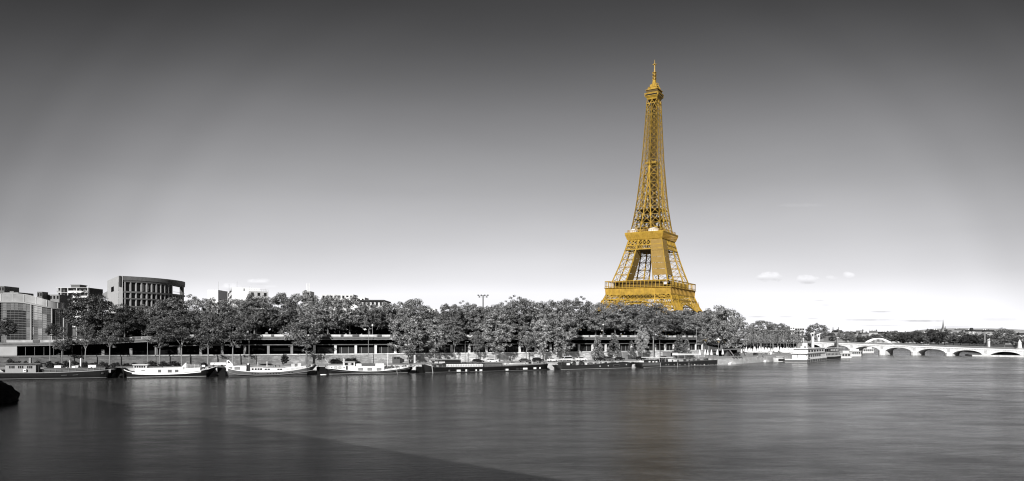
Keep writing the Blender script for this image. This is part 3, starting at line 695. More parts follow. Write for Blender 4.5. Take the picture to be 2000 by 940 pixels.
# ledge of the right bank in front of the last arch and the tangle under it
q = MB(); a = B0 + BD * 60 - BN * 4.5; c = B0 + BD * 112 - BN * 10; q.prism([(a.x, a.y), (c.x, c.y), (c.x + 30, c.y + 60), (a.x + 8, a.y + 20)], -1, 1.0)
tag(q.build('quay_ledge', limestone), kind='structure')

# far footbridge: a low steel arch
e = empty('arched_footbridge', (XP(1717, 900), 900, 5), 'slim white steel arch footbridge beyond the stone bridge', 'footbridge')
xa, xb = XP(1688, 900), XP(1746, 900)
for yy in (900, 906):
    q = MB(); n = 24; pts = []
    for i in range(n + 1):
        u = -1 + 2 * i / n; pts.append(Vector((xa + (xb - xa) * i / n, yy, 3.5 + 8.6 * (1 - u * u))))
    for i in range(n): q.beam(pts[i], pts[i + 1], .7, 1.3)
    q.build('arch_rib', white, e)
    q = MB(); lo = [Vector((p.x, p.y, 5.0)) for p in pts]
    for i in range(2, n - 1): q.beam(pts[i], lo[i], .5)
    q.build('hangers', offwhite, e)
q = MB(); q.box(xa - 50, xb + 45, 900.5, 905.5, 4.2, 5.0); q.build('deck', offwhite, e)
# ------------------------------------------------------------------ buildings
# curved glass block at the far left: facade on a circle, convex towards the river
GZ = 10.6
# plan of the facade: a long straight front that rounds off at its right end; a runs along it in metres
G_X0, G_Y0, G_L, G_R = -216.0, 268.0, 36.4, 6.5
def gpt(a, r=0.0):
    if a <= G_L: return Vector((G_X0 + a, G_Y0 - r, 0))
    th = (a - G_L) / G_R; return Vector((G_X0 + G_L + (G_R + r) * math.sin(th), G_Y0 + G_R - (G_R + r) * math.cos(th), 0))
def gsw(a, z): return GZ + (z - GZ) * (1 - .17 * sstep(a, G_L - 8, G_L + 9)) if z > GZ else z     # the roof line sweeps down round the end
A0, A1 = 0.0, G_L + G_R * 2.1
gb = empty('glass_building', (gpt(30).x, gpt(30).y, GZ), 'curved glass-fronted building at the left edge of the photo', 'building')
def arcbox(m, a0, a1, r0, r1, z0, z1, n=None):
    n = n or max(1, int((a1 - a0) / .8)); secs = []
    for i in range(n + 1):
        a = a0 + (a1 - a0) * i / n; p, q = gpt(a, r0), gpt(a, r1); za, zb = gsw(a, z0), gsw(a, z1); secs.append([(p.x, p.y, za), (q.x, q.y, za), (q.x, q.y, zb), (p.x, p.y, zb)])
    m.loft(secs)
ZT = 28.8; ZB = 25.5
m = MB(); arcbox(m, A0, A1, -5, -.7, GZ - 1, ZB); m.build('core', darkgrey, gb)
m = MB(); arcbox(m, A0, A1, -5.2, .5, ZB, ZB + .5); m.build('cornice', lightgrey, gb)
rng = random.Random(11); na = 34; rows = 5
gm = [G('facade_glass_a', .09, .12, .5, .08, spec=.6), G('facade_glass_b', .15, .15, .4, .12, spec=.6), G('facade_glass_c', .26, .2, .4, .1, spec=.5), G('facade_glass_d', .02, .1, .5, .1, spec=.6)]
for i in range(na):
    a0 = A0 + (A1 - A0) * i / na; a1 = A0 + (A1 - A0) * (i + 1) / na
    for j in range(rows):
        z0 = GZ + (ZB - GZ) * j / rows; z1 = GZ + (ZB - GZ) * (j + 1) / rows
        mid = .5 * (a0 + a1); pxm = 1000 + FPX * gpt(mid).x / gpt(mid).y
        mi = rng.choice([0, 1, 1, 2, 2]) if pxm > 60 else (3 if (pxm > 14 and pxm < 52 and j < 4) else rng.choice([0, 1, 1]))
        q = MB(); arcbox(q, a0 + .03, a1 - .03, -.15, -.05, z0 + .04, z1 - .04, 1); q.build('glass_panel', gm[mi], gb)
m = MB()
for k in range(1, 16): z = GZ + (ZB - GZ) * k / 16; arcbox(m, A0, A1, 0, .12, z, z + .09)
m.build('glazing_bars', concrete, gb)
m = MB()
for i in range(na + 1): p = gpt(A0 + (A1 - A0) * i / na, .05); m.beam((p.x, p.y, GZ), (p.x, p.y, gsw(A0 + (A1 - A0) * i / na, ZB)), .05)
m.build('mullions', concrete, gb)
for px in (0, 62, 101, 123):
    a = A0
    while a < A1 and 1000 + FPX * gpt(a).x / gpt(a).y < px: a += .05
    p = gpt(a, .35); q = MB(); q.beam((p.x, p.y, GZ - 1), (p.x, p.y, gsw(a, ZB)), .42); q.build('column', lightgrey, gb)
m = MB(); arcbox(m, A0, A1, -1.2, -1.1, ZB + .51, ZT); m.build('parapet_glass', G('parapet_glass', .3, .25, .35, .08), gb)
m = MB()
for i in range(0, na + 1, 3): a_ = A0 + (A1 - A0) * i / na; p = gpt(a_, -1.0); m.beam((p.x, p.y, gsw(a_, ZB + .5)), (p.x, p.y, gsw(a_, ZT + .05)), .16)
arcbox(m, A0, A1, -1.1, -.95, ZT, ZT + .12); m.build('parapet_frame', offwhite, gb)

# curved concrete office block with deep window bays
cc_ = Vector((-215, 380, 0)); CR = 37.0
def cpt(a, r=0.0): return Vector((cc_.x + (CR + r) * math.sin(a), cc_.y - (CR + r) * math.cos(a), 0))
C0, C1 = R(35), R(102)
cb_ = empty('office_block', (cpt(R(60)).x, cpt(R(60)).y, 12), 'curved concrete office block with deep square window bays above the trees', 'building')
def cbox(m, a0, a1, r0, r1, z0, z1, n=None):
    n = n or max(1, int((a1 - a0) / R(2))); secs = []
    for i in range(n + 1):
        a = a0 + (a1 - a0) * i / n; p, q = cpt(a, r0), cpt(a, r1); secs.append([(p.x, p.y, z0), (q.x, q.y, z0), (q.x, q.y, z1), (p.x, p.y, z1)])
    m.loft(secs)
YF = cpt(C0).y
def zf(row): return ZR(row, YF)
Z = [zf(538.8), zf(551), zf(568), zf(571.5), zf(581.5), zf(584), zf(597), zf(600), zf(613), zf(660)]
CT = C0 + (C1 - C0) * .66
m = MB(); cbox(m, C0, C1, -3.2, 0, Z[1] + .1, Z[0]); m.build('roof_frieze', concd, cb_)
m = MB(); k = C0 + .03
while k < C1 - .01: p = cpt(k, .06); m.beam((p.x, p.y, Z[1] + 1.1), (p.x, p.y, Z[0] - .3), .3); k += .0105
m.build('frieze_ribs', midgrey, cb_)
for z0, z1, e_ in ((Z[3], Z[2], C1), (Z[5], Z[4], C1), (Z[7], Z[6], C1)):
    m = MB(); cbox(m, C0, e_, -3.2, .05, z0, z1); m.build('floor_slab', G('slab_concrete', .13, .8, .2, .5), cb_)
m = MB(); cbox(m, C0, CT, -3.1, -1.8, Z[2] + .01, Z[1] + .09); m.build('recessed_wall', darkgrey, cb_)
m = MB(); cbox(m, C0, C1, -4, -1.8, Z[9], Z[3] - .01); m.build('recessed_wall', darkgrey, cb_)
m = MB(); cbox(m, C0, CT - .3, -14, -3.21, Z[9], Z[0] - .6); m.build('core', concd, cb_)
m = MB(); cbox(m, C0, C1, -.3, -.02, Z[9], Z[8]); m.build('base_wall', concd, cb_)
nb = 11
for j, (z0, z1) in enumerate(((Z[2], Z[1]), (Z[4], Z[3]), (Z[6], Z[5]), (Z[8], Z[7]))):
    n_ = nb if j == 0 else 15
    for i in range(n_ + 1):
        a = C0 + (CT - C0) * i / nb
        if a > C1: break
        p, q = cpt(a, -1.75), cpt(a, -.05); tx = Vector((math.cos(a), math.sin(a), 0)) * .24; s_ = MB()
        s_.hexa([p - tx + Vector((0, 0, z0 + .01)), p + tx + Vector((0, 0, z0 + .01)), q + tx + Vector((0, 0, z0 + .01)), q - tx + Vector((0, 0, z0 + .01)), p - tx + Vector((0, 0, z1 + .08)), p + tx + Vector((0, 0, z1 + .08)), q + tx + Vector((0, 0, z1 + .08)), q - tx + Vector((0, 0, z1 + .08))])
        s_.build('fin', G('fin_concrete', .3, .8, .1, .5), cb_)
        if i < n_ and a < C1 - .05:
            s_ = MB(); cbox(s_, a + .012, a + (CT - C0) / nb - .012, -1.78, -1.7, z0 + .5, z1 - .4, 1); s_.build('window', (glassl if (j == 0 and 3 < i < 10) else glassd), cb_)
m = MB(); p = cpt(C1, -1.6); m.beam((p.x, p.y, Z[9]), (p.x, p.y, Z[1] + .2), 1.6); m.build('end_pier', concd, cb_)
m = MB(); cbox(m, CT + .02, C1, -.12, -.04, Z[2] + 1.0, Z[2] + 1.15); m.build('terrace_rail', steel, cb_)
# pale end wall turning away to the left, with one tall opening
p0 = cpt(C0, .4); p1 = Vector((XP(209.5, p0.y * 1.085), p0.y * 1.085, 0)); dd = (p1 - p0); nn_ = Vector((dd.y, -dd.x, 0)).normalized() * 1.6
def endw(u0, u1, z0, z1, m, dn=nn_): a, c = p0 + dd * u0, p0 + dd * u1; m.extr([(a.x, a.y, z0), (c.x, c.y, z0), (c.x, c.y, z1), (a.x, a.y, z1)], dn)
m = MB()
for u0, u1, z0, z1 in ((0.0, .42, Z[9], Z[0]), (.4201, .66, Z[1] - 1.2, Z[0]), (.4201, .66, Z[9], Z[2] + .5), (.6601, 1.0, Z[9], Z[0])): endw(u0, u1, z0, z1, m)
m.build('end_wall', G('pale_stone_cladding', .42, .7, .08, .6), cb_)
m = MB(); endw(.4201, .6599, Z[2] + .51, Z[1] - 1.21, m, nn_ * .4); m.build('opening', darkin, cb_)
m = MB(); a = cpt(C0 + .012, .3); m.beam((a.x, a.y, Z[2] + 2), (a.x, a.y, Z[0] - .05), .9); m.build('corner_shadow_strip', darkgrey, cb_)  # solid dark strip, its colour standing in for shadow at the corner
m = MB(); c = p0 + dd * 1.0; m.extr([(c.x, c.y - .2, Z[4] + 1), (c.x - 2.6, c.y - .2, Z[4] + 3.2), (c.x - 2.6, c.y - .2, Z[3] + 1.2), (c.x, c.y - .2, Z[3] + 2.5)], (0, 1.8, 0)); m.build('corner_balcony', concrete, cb_)

# plain building maker: box with floors of windows
def block(name, px0, px1, rt, Y, depth, label, mat, floors, bays, cat='building', zb=9.0, wm=glassd, group=None, wfrac=(.55, .55), skew=0.0, roof=None):
    x0, x1 = XP(px0, Y), XP(px1, Y); zt = ZR(rt, Y)
    e = empty(name, ((x0 + x1) / 2, Y, zb), label, cat, group)
    d = Vector((x1 - x0, skew, 0)); n = Vector((-d.y, d.x, 0)).normalized() * depth
    P0 = Vector((x0, Y, 0))
    def F(u, z, off=0.0): p = P0 + d * u - n.normalized() * off; return Vector((p.x, p.y, z))
    m = MB(); m.extr([F(0, zb), F(1, zb), F(1, zt), F(0, zt)], n); m.build('wall', mat, e)
    H_ = min(zt - zb, floors * 3.2); fh = 3.2
    for j in range(floors):
        zt_ = zt - .7 - j * fh
        for i in range(bays):
            u0 = (i + .5 - wfrac[0] / 2) / bays; u1 = (i + .5 + wfrac[0] / 2) / bays
            q = MB(); q.extr([F(u0, zt_ - fh * wfrac[1], .06), F(u1, zt_ - fh * wfrac[1], .06), F(u1, zt_, .06), F(u0, zt_, .06)], n.normalized() * .05); q.build('window', wm, e)
    if roof: m = MB(); m.extr([F(-.01, zt + .02, .3), F(1.01, zt + .02, .3), F(1.01, zt + roof, .3), F(-.01, zt + roof, .3)], n); m.build('roof', midgrey, e)
    return e, F, zt, n
# apartment tower with balconies behind the glass building
e, F, zt, n = block('apartment_tower', 114, 175, 562.3, 430, 14, 'tall apartment block with open balconies behind the glass building', concd, 0, 1, zb=10)
for j in range(8):
    z = zt - j * 3.0
    q = MB(); q.extr([F(-.01, z - .25, 1.6), F(1.01, z - .25, 1.6), F(1.01, z, 1.6), F(-.01, z, 1.6)], n.normalized() * 1.55); q.build('balcony_slab', offwhite, e)
    for u0, u1, mt in ((.0, .12, lightgrey), (.36, .62, white), (.64, .97, offwhite)):
        q = MB(); q.extr([F(u0, z - 3.0 + .02, 1.55), F(u1, z - 3.0 + .02, 1.55), F(u1, z - 1.9, 1.55), F(u0, z - 1.9, 1.55)], n.normalized() * .1); q.build('balcony_front', mt, e)
    for u0 in (.03, .2, .38, .55, .72, .88):
        q = MB(); q.extr([F(u0, z - 2.7, .05), F(u0 + .09, z - 2.7, .05), F(u0 + .09, z - .5, .05), F(u0, z - .5, .05)], n.normalized() * .04); q.build('window', glassd, e)
for u in (0.13, .35, .63, .99): q = MB(); q.extr([F(u - .012, 10, 1.5), F(u + .012, 10, 1.5), F(u + .012, zt, 1.5), F(u - .012, zt, 1.5)], n.normalized() * 1.4); q.build('dividing_wall', offwhite, e)
q = MB(); a, b_ = F(.34, zt + .02, -2), F(.62, zt + .02, -2); q.extr([a, b_, b_ + Vector((0, 0, 1.8)), a + Vector((0, 0, 1.8))], n * .5); q.build('roof_hut', midgrey, e)
q = MB(); a, b_ = F(.32, zt + 1.83, -1.7), F(.635, zt + 1.83, -1.7); q.extr([a, b_, b_ + Vector((0, 0, .25)), a + Vector((0, 0, .25))], n * .55); q.build('hut_roof', concrete, e)
q = MB(); a = F(.975, zt, -1); q.beam(a, a + Vector((0, 0, 1.6)), .12); q.build('aerial', steel, e)
block('roof_block', -8, 8.5, 559, 400, 12, 'plain grey rooftop block at the very left edge above the glass', midgrey, 1, 3)
e, F, zt, n = block('roof_block', 6, 36, 571.2, 380, 12, 'low flat rooftop with small vents behind the glass parapet', concrete, 1, 4)
q = MB(); a, b_ = F(.35, zt + .02, -1), F(.6, zt + .02, -1); q.extr([a, b_, b_ + Vector((0, 0, .5)), a + Vector((0, 0, .5))], n * .3); q.build('vent', lightgrey, e)
e, F, zt, n = block('roof_block', 83, 116, 575.5, 400, 12, 'pale flat rooftop left of the balcony apartment block', concrete, 1, 5)
block('lift_hut', 72.5, 82.5, 570, 395, 5, 'small dark lift hut on the roof beside the balcony block', midgrey, 1, 2)
# white buildings right of the curved block
e, F, zt, n = block('white_house', 405.5, 426, 566.5, 420, 14, 'bright white windowless block right of the curved office block', white, 0, 1)
q = MB(); a = F(.97, zt, -1); q.beam(a, a + Vector((0, 0, 5)), .12); q.build('aerial', steel, e)
e, F, zt, n = block('white_house', 426.5, 448, 570.5, 450, 14, 'white apartment wing with dark upright windows beside the blank block', offwhite, 5, 7, wfrac=(.5, .7))
e, F, zt, n = block('white_house', 448, 486, 567.5, 395, 14, 'white apartment wing with long window bands seen obliquely', white, 4, 4, wfrac=(.85, .42), skew=-24)
e, F, zt, n = block('white_house', 486.5, 516.5, 568.5, 372, 14, 'white apartment corner block with paired windows and roof aerials', offwhite, 4, 3, wfrac=(.42, .55), skew=6)
q = MB(); a, b_ = F(-.2, zt + .02, -3), F(.25, zt + .02, -3); q.extr([a, b_, b_ + Vector((0, 0, 1.4)), a + Vector((0, 0, 1.4))], n * .4); q.build('roof_hut', lightgrey, e)
q = MB()
for i in range(12): a = F(.02 + i * .088, zt, .1); q.beam(a, a + Vector((0, 0, 1.0 if i % 3 else 1.5)), .1)
a, b_ = F(0, zt + .9, .1), F(1, zt + .9, .1); q.beam(a, b_, .08); q.build('roof_rail', steel, e)
for u, h in ((-.5, 5.0), (-.9, 3.4), (.12, 2.6), (.25, 2.2), (.98, 1.8)): q = MB(); a = F(u, zt, -4); q.beam(a, a + Vector((0, 0, h)), .12); q.build('aerial', steel, e)
e, F, zt, n = block('chimney_block', 591, 606, 569, 400, 8, 'grey roof block carrying three thin white chimney flues', lightgrey, 1, 2)
for u in (.5, .66, .82): q = MB(); a = F(u, zt, -1); q.tube(a, a + Vector((0, 0, 4.4)), .2, .2, 8); q.build('flue', white, e)
block('white_house', 628, 690, 575.3, 420, 12, 'pale long rooftop just showing over the middle street trees', offwhite, 1, 8)
block('white_house', 676, 712, 581.0, 410, 12, 'lower pale rooftop stepping down towards the dark flat roof', white, 1, 5)
e, F, zt, n = block('flat_roof_hall', 700, 748, 588.5, 400, 20, 'hall with a thin dark overhanging flat roof behind the trees', offwhite, 1, 6)
q = MB(); q.extr([F(-.04, zt + .03, 1.5), F(1.05, zt + .03, 1.5), F(1.05, zt + .7, 1.5), F(-.04, zt + .7, 1.5)], n * 1.2); q.build('roof', darkgrey, e)
block('white_house', 828, 850, 603, 420, 12, 'sliver of a white house in the gap between tall trees', white, 1, 4)
# apartment building right of the tower, stepping back
e, F, zt, n = block('terraced_apartments', 1530, 1552, 638.5, 640, 16, 'white terraced apartment block between the trees right of the tower', white, 6, 6, wfrac=(.6, .42), zb=9)
block('terraced_apartments', 1552.5, 1571, 640.5, 655, 16, 'right half of the white terraced apartments with longer balconies', offwhite, 6, 4, wfrac=(.8, .4), zb=9)
# townhouses along the far skyline
rng = random.Random(21)
sky_list = [(1655, 1672, 651, 1000), (1671, 1684, 648.5, 1060), (1683, 1698, 650, 1040), (1697, 1711, 648.5, 1120), (1712, 1726, 649.5, 1200), (1727, 1742, 651, 1200), (1742, 1758, 649, 1250), (1760, 1776, 651, 1300), (1776, 1790, 650, 1280),
    (1792, 1806, 649.5, 1300), (1808, 1822, 647, 1300), (1823, 1836, 646, 1250), (1846, 1862, 647.5, 1300), (1863, 1878, 650, 1250), (1880, 1893, 648, 1350), (1884, 1904, 645, 1500), (1905, 1925, 647, 1550), (1926, 1946, 646, 1500), (1947, 1962, 648, 1450), (1978, 1996, 657, 900), (1636, 1650, 648, 1000), (1620, 1634, 654, 980), (1990, 2010, 652, 1300), (1870, 1890, 644.5, 1650), (1912, 1934, 643.5, 1700)]
gr_ = 'distant town houses on the skyline'
for i, (a, b_, rt, Y) in enumerate(sky_list):
    fl = rng.choice([2, 3, 4]); rt += rng.uniform(1.0, 3.2); mt = rng.choice([offwhite, lightgrey, G('far_plaster', .36, .8, .2, .2)])
    e, F, zt, n = block('town_house', a, b_, rt, Y, 12, 'small pale distant town house on the skyline above the far riverside trees', mt, fl, rng.choice([6, 7, 9]), group=gr_, zb=4, wfrac=(.34, .42), skew=rng.uniform(-6, 6))
    q = MB(); rf = zt + rng.uniform(1.5, 4.0); q.loft([[F(0, zt + .02), F(1, zt + .02), F(1, zt + .02) + n, F(0, zt + .02) + n], [F(.06, rf) + n * .2, F(.94, rf) + n * .2, F(.94, rf) + n * .8, F(.06, rf) + n * .8]]); q.build('roof', rng.choice([midgrey, darkgrey, concd]), e)
    for u in (.15, .5, .85):
        if rng.random() < .6: q = MB(); a_ = F(u, zt + .5) + n * .5; q.box(a_.x - .6, a_.x + .6, a_.y - .6, a_.y + .6, zt + .5, rf + 1.6); q.build('chimney', rng.choice([white, concd]), e)
# church spire, construction mast, far tower, cranes
x, Y = XP(1842, 1150), 1150; zt = ZR(624, Y); zb = ZR(651, Y)
e = empty('church_spire', (x, Y, 4), 'slender grey church spire rising above the far trees', 'church spire')
q = MB(); q.box(x - 3, x + 3, Y - 3, Y + 3, 4, zb + 6); q.build('tower', lightgrey, e); q = MB(); q.lathe([(2.9, zb + 6.02), (1.2, (zb + zt) / 2), (.12, zt)], (x, Y, 0), 8); q.build('steeple', midgrey, e)
for sx in (-1, 1): q = MB(); q.lathe([(.8, zb + 6.03), (.1, zb + 12)], (x + sx * 2.5, Y - 2.5, 0), 6); q.build('pinnacle', midgrey, e)
x, Y = XP(1897.5, 1500), 1500; e = empty('water_tower', (x, Y, 25), 'tiny dark round-topped tower on the far hill', 'tower')
q = MB(); q.tube((x, Y, 25), (x, Y, ZR(647, Y)), 1.4, 1.2); q.build('stem', darkgrey, e); q = MB(); q.lathe([(1.3, 0), (3.3, 2.2), (3.5, 5), (2.0, 7)], (x, Y, ZR(647, Y) + .02), 10); q.build('tank', darkgrey, e)
for px, rt in ((1627, 639.5), (1637.5, 639.5)):
    x, Y = XP(px, 900), 900; e = empty('mast', (x, Y, 9), 'thin dark mast above the trees, ' + ('left' if px < 1630 else 'right') + ' one of the two behind the bridge end', 'mast', 'thin masts behind the bridge end')
    q = MB(); q.beam((x, Y, 9), (x, Y, ZR(rt, Y)), .6); q.build('pole', midgrey, e); q = MB(); q.beam((x - 1.5, Y, ZR(rt + 4, Y)), (x + 1.5, Y, ZR(rt + 4, Y)), .4); q.build('crossbar', midgrey, e)
x, Y = XP(1923.5, 560), 560; e = empty('flag_mast', (x, Y, 5), 'tall thin grey pole beside the statue pillar at the right', 'mast'); q = MB(); q.tube((x, Y, 3), (x, Y, ZR(648, Y)), .55, .4); q.build('pole', lightgrey, e)
x, Y = XP(1991.5, 470), 470; e = empty('statue_pylon', (x, Y, 5), 'white stone pedestal with seated statue at the right photo edge', 'statue')
q = MB(); q.lathe([(2.6, 0), (1.2, 1.6), (1.1, 3.8)], (x, Y, 4.5), 8); q.build('pedestal', limestone, e); q = MB(); q.lathe([(1.0, 0), (1.1, 1.0), (.5, 2.1), (.42, 2.5), (.2, 3.0)], (x, Y, 8.32), 8); q.build('figure', limestone, e)
# sports floodlight mast behind the trees
x, Y = XP(943.5, 380), 380; e = empty('floodlight_mast', (x, Y, 12), 'floodlight mast with a crossbar of lamps above the trees', 'floodlight')
zt = ZR(577, Y); q = MB(); q.tube((x, Y, 12), (x, Y, zt), .38, .3, 8); q.build('pole', midgrey, e)
q = MB(); q.beam((x - 2.6, Y, zt), (x + 2.6, Y, zt), .22); q.beam((x - 2.0, Y, zt - .9), (x + 2.0, Y, zt - .9), .2); q.build('crossbar', midgrey, e)
for dx, dz in ((-2.6, 0), (2.6, 0), (-2.0, -.9), (2.0, -.9), (-.9, 0), (.9, 0)): q = MB(); q.box(x + dx - .36, x + dx + .36, Y - .4, Y + .1, zt + dz - .3, zt + dz + .35); q.build('lamp', darkgrey, e)

V_EDGE, V_Z, VW_UP, VW_LOW = 2.2, 23.2, 34.0, 26.0
# ------------------------------------------------------------------ the viaduct the picture is taken from: a road deck with a railway above
VD = Vector((-.733, .68, 0)).normalized(); VN = Vector((.68, .733, 0)).normalized()   # VN points towards the water in view
e = empty('railway_viaduct', (0, 0, 0), 'two-level bridge underfoot whose long shadow darkens the near water', 'bridge')
def vp(t_, w, z): p = VD * t_ + VN * w; return Vector((p.x, p.y, z))
m = MB(); m.extr([vp(-60, -1.0 - VW_LOW, 9.6), vp(190, -1.0 - VW_LOW, 9.6), vp(190, -1.0, 9.6), vp(-60, -1.0, 9.6)], (0, 0, .7)); m.build('road_deck', concrete, e)
m = MB(); m.extr([vp(-60, V_EDGE - VW_UP, V_Z - 1.6), vp(190, V_EDGE - VW_UP, V_Z - 1.6), vp(190, V_EDGE, V_Z - 1.6), vp(-60, V_EDGE, V_Z - 1.6)], (0, 0, 1.6)); m.build('railway_deck', steel, e)
for k in range(-4, 13):
    t_ = k * 15 + 7
    q = MB(); q.extr([vp(t_ - .5, V_EDGE - 7, 10.31), vp(t_ + .5, V_EDGE - 7, 10.31), vp(t_ + .5, V_EDGE - 6, 10.31), vp(t_ - .5, V_EDGE - 6, 10.31)], (0, 0, V_Z - 11.93)); q.build('column', steel, e)

# black craggy tip of the island at the left
rng = random.Random(8)
import bmesh
from mathutils import noise
bm = bmesh.new(); bmesh.ops.create_icosphere(bm, subdivisions=5, radius=1)
rx, ry = XP(-6, 128) - 4.2, 130
for v_ in bm.verts:
    p = v_.co.copy(); d_ = noise.fractal(p * 2.3, 1.0, 2.0, 5) * .30 + noise.fractal(p * 7, 1.0, 2.0, 3) * .08
    p *= 1 + d_
    z = p.z * 4.9
    v_.co = (rx + p.x * (4.2 if p.x > 0 else 12) - max(0, z) * .55, ry + p.y * 7, z + .2)
me = bpy.data.meshes.new('rocky_bank'); bm.to_mesh(me); bm.free(); me.materials.append(rockm)
o = bpy.data.objects.new('rocky_bank', me); COL.objects.link(o); tag(o, 'black craggy rock mass standing in the water at the left edge', 'rock')
# ------------------------------------------------------------------ trees
def crown_mesh(name, seed, nblob, nleaf, ls, shape='round', mat=leaf, hollow=.55, asp=1.0):
    # a unit crown: about 1 wide, 1 tall, base at z = 0; leaf-sized faces gathered in clumps
    rg = random.Random(seed); vs = []; fs = []
    blobs = []
    for i in range(nblob * 6):
        if len(blobs) >= nblob: break
        th = rg.uniform(0, 2 * math.pi); u = rg.uniform(-1, 1); r = rg.uniform(hollow, 1) ** .6
        x, y, z = r * math.sqrt(1 - u * u) * math.cos(th), r * math.sqrt(1 - u * u) * math.sin(th), r * u
        if shape == 'round': px_, py_, pz_ = x * .40, y * .40, .5 + z * .42
        elif shape == 'broad': px_, py_, pz_ = x * .42, y * .42, .48 + z * (.42 if z > 0 else .36)
        elif shape == 'tall':
            zz = .5 + z * .44; w = .40 * (1 - .55 * max(0, zz - .45)); px_, py_, pz_ = x * w, y * w, zz
        elif shape == 'cone':
            zz = rg.uniform(.04, .95); w = .42 * (1 - zz) ** .8 + .05; px_, py_, pz_ = math.cos(th) * w * r, math.sin(th) * w * r, zz
        elif shape == 'block':
            px_, py_, pz_ = rg.uniform(-.42, .42), rg.uniform(-.42, .42), rg.uniform(.06, .94)
            ax = rg.choice((0, 1, 2)); sg = rg.choice((-1, 1))
            if ax == 0: px_ = sg * .42
            elif ax == 1: py_ = sg * .42
            else: pz_ = .93
        elif shape == 'back': px_, py_, pz_ = rg.uniform(-.44, .44), rg.uniform(-.3, .3), rg.uniform(.02, .93)
        elif shape == 'bush': px_, py_, pz_ = x * .42, y * .42, abs(z) * .8
        wob = .93 + .42 * noise.noise(Vector((px_ * 5 + seed, py_ * 5, pz_ * 5)))      # lumpy outline
        if shape in ('round', 'broad', 'tall'): px_ *= wob; py_ *= wob; pz_ = .46 + (pz_ - .46) * (wob + .06)
        br_ = rg.uniform(.035, .08) if nblob > 100 else rg.uniform(.09, .15)
        blobs.append((px_, py_, pz_, br_))
    for (bx, by, bz_, r) in blobs:
        k = max(6, int(nleaf * (r / (.06 if nblob > 100 else .12)) ** 1.6))
        for _ in range(k):
            th = rg.uniform(0, 2 * math.pi); u = rg.uniform(-.75, 1); q = math.sqrt(max(0, 1 - u * u)); rr_ = r * rg.uniform(.55, 1.08)
            nx_, ny_, nz_ = q * math.cos(th), q * math.sin(th), u
            c = Vector((bx + nx_ * rr_, by + ny_ * rr_, bz_ + nz_ * rr_ * .85))
            nrm = Vector((nx_ + rg.uniform(-.75, .75), ny_ + rg.uniform(-.75, .75), nz_ + .25 + rg.uniform(-.75, .75)))
            if nrm.length < .05: continue
            nrm.normalize(); a = nrm.orthogonal().normalized(); a.rotate(Matrix.Rotation(rg.uniform(0, 6.28), 3, nrm)); b2 = nrm.cross(a); l = ls * rg.uniform(.6, 1.25)
            n0 = len(vs); q4 = [c - a * l, c - b2 * l * .55, c + a * l, c + b2 * l * .55]; vs += [Vector((p_.x, p_.y, bz_ + (p_.z - bz_) / asp)) for p_ in q4]; fs.append((n0, n0 + 1, n0 + 2, n0 + 3))
    me = bpy.data.meshes.new(name); me.from_pydata([tuple(p) for p in vs], [], fs); me.materials.append(mat); return me
def trunk_mesh(name, seed, mat, fork=.42, limbs=5, spread=.16, r=.022, lean=.015):
    # unit tree: trunk and limbs for a tree one metre tall
    rg = random.Random(seed); m = MB(); top = Vector((rg.uniform(-lean, lean), rg.uniform(-lean, lean), fork)); mid = top * .5 + Vector((rg.uniform(-lean, lean), rg.uniform(-lean, lean), 0)) * .6
    m.tube((0, 0, -.01), (0, 0, .02), r * 1.5, r * 1.1, 7); m.tube((0, 0, .02), mid, r * 1.1, r * .9, 7); m.tube(mid, top, r * .9, r * .75, 7)
    for i in range(limbs):
        a = 2 * math.pi * i / limbs + rg.uniform(-.4, .4); e_ = top + Vector((math.cos(a) * spread * rg.uniform(.6, 1), math.sin(a) * spread * rg.uniform(.6, 1), rg.uniform(.16, .3)))
        m.tube(top - Vector((0, 0, .01 * i)), e_, r * .55, r * .3, 6)
        e2 = e_ + Vector((math.cos(a + .5) * spread * .5, math.sin(a + .5) * spread * .5, rg.uniform(.1, .2))); m.tube(e_, e2, r * .3, r * .1, 5)
        e3 = e_ + Vector((math.cos(a - .7) * spread * .4, math.sin(a - .7) * spread * .4, rg.uniform(.06, .16))); m.tube(e_, e3, r * .25, r * .08, 5)
    m.tube(top, top + Vector((0, 0, .38)), r * .6, r * .1, 6)
    return m.mesh(name, mat)
CROWN = {
 'plane': [crown_mesh('crown', 100 + i, 220, 66, .0152, 'round' if i % 2 else 'broad', leaf, .5) for i in range(5)],
 'dark': [crown_mesh('crown', 200 + i, 200, 66, .0155, 'broad', leafd, .45) for i in range(2)],
 'loose': [crown_mesh('crown', 340 + i, 150, 34, .019, 'tall', leafm, .25, 1.2) for i in range(3)],
 'young': [crown_mesh('crown', 300 + i, 150, 36, .019, 'tall', leaf, .25, 1.2) for i in range(3)],
 'full': [crown_mesh('crown', 400 + i, 220, 58, .0165, 'tall', leafl, .4, 1.3) for i in range(3)],
 'cone': [crown_mesh('crown', 500 + i, 170, 26, .034, 'cone', leaf, .5, 1.8) for i in range(2)],
 'block': [crown_mesh('crown', 600 + i, 330, 40, .045, 'block', leafl, .5, 3.0) for i in range(2)],
 'back': [crown_mesh('crown', 650 + i, 260, 60, .034, 'back', leafb) for i in range(2)],  # near-black leaves: shade behind the street trunks put into the colour
 'bush': [crown_mesh('foliage', 700 + i, 60, 40, .045, 'bush', leafb, .3) for i in range(3)],
 'bushl': [crown_mesh('foliage', 720 + i, 60, 40, .045, 'bush', leaf, .3) for i in range(2)],
}
TRUNK = {'plane': [trunk_mesh('trunk', 40 + i, bark, .36, 6, .2, .02) for i in range(3)], 'pale': [trunk_mesh('trunk', 50 + i, barkl, .34, 3, .13, .012, .02) for i in range(3)], 'thin': [trunk_mesh('trunk', 60 + i, barkl, .42, 4, .12, .013, .03) for i in range(2)]}
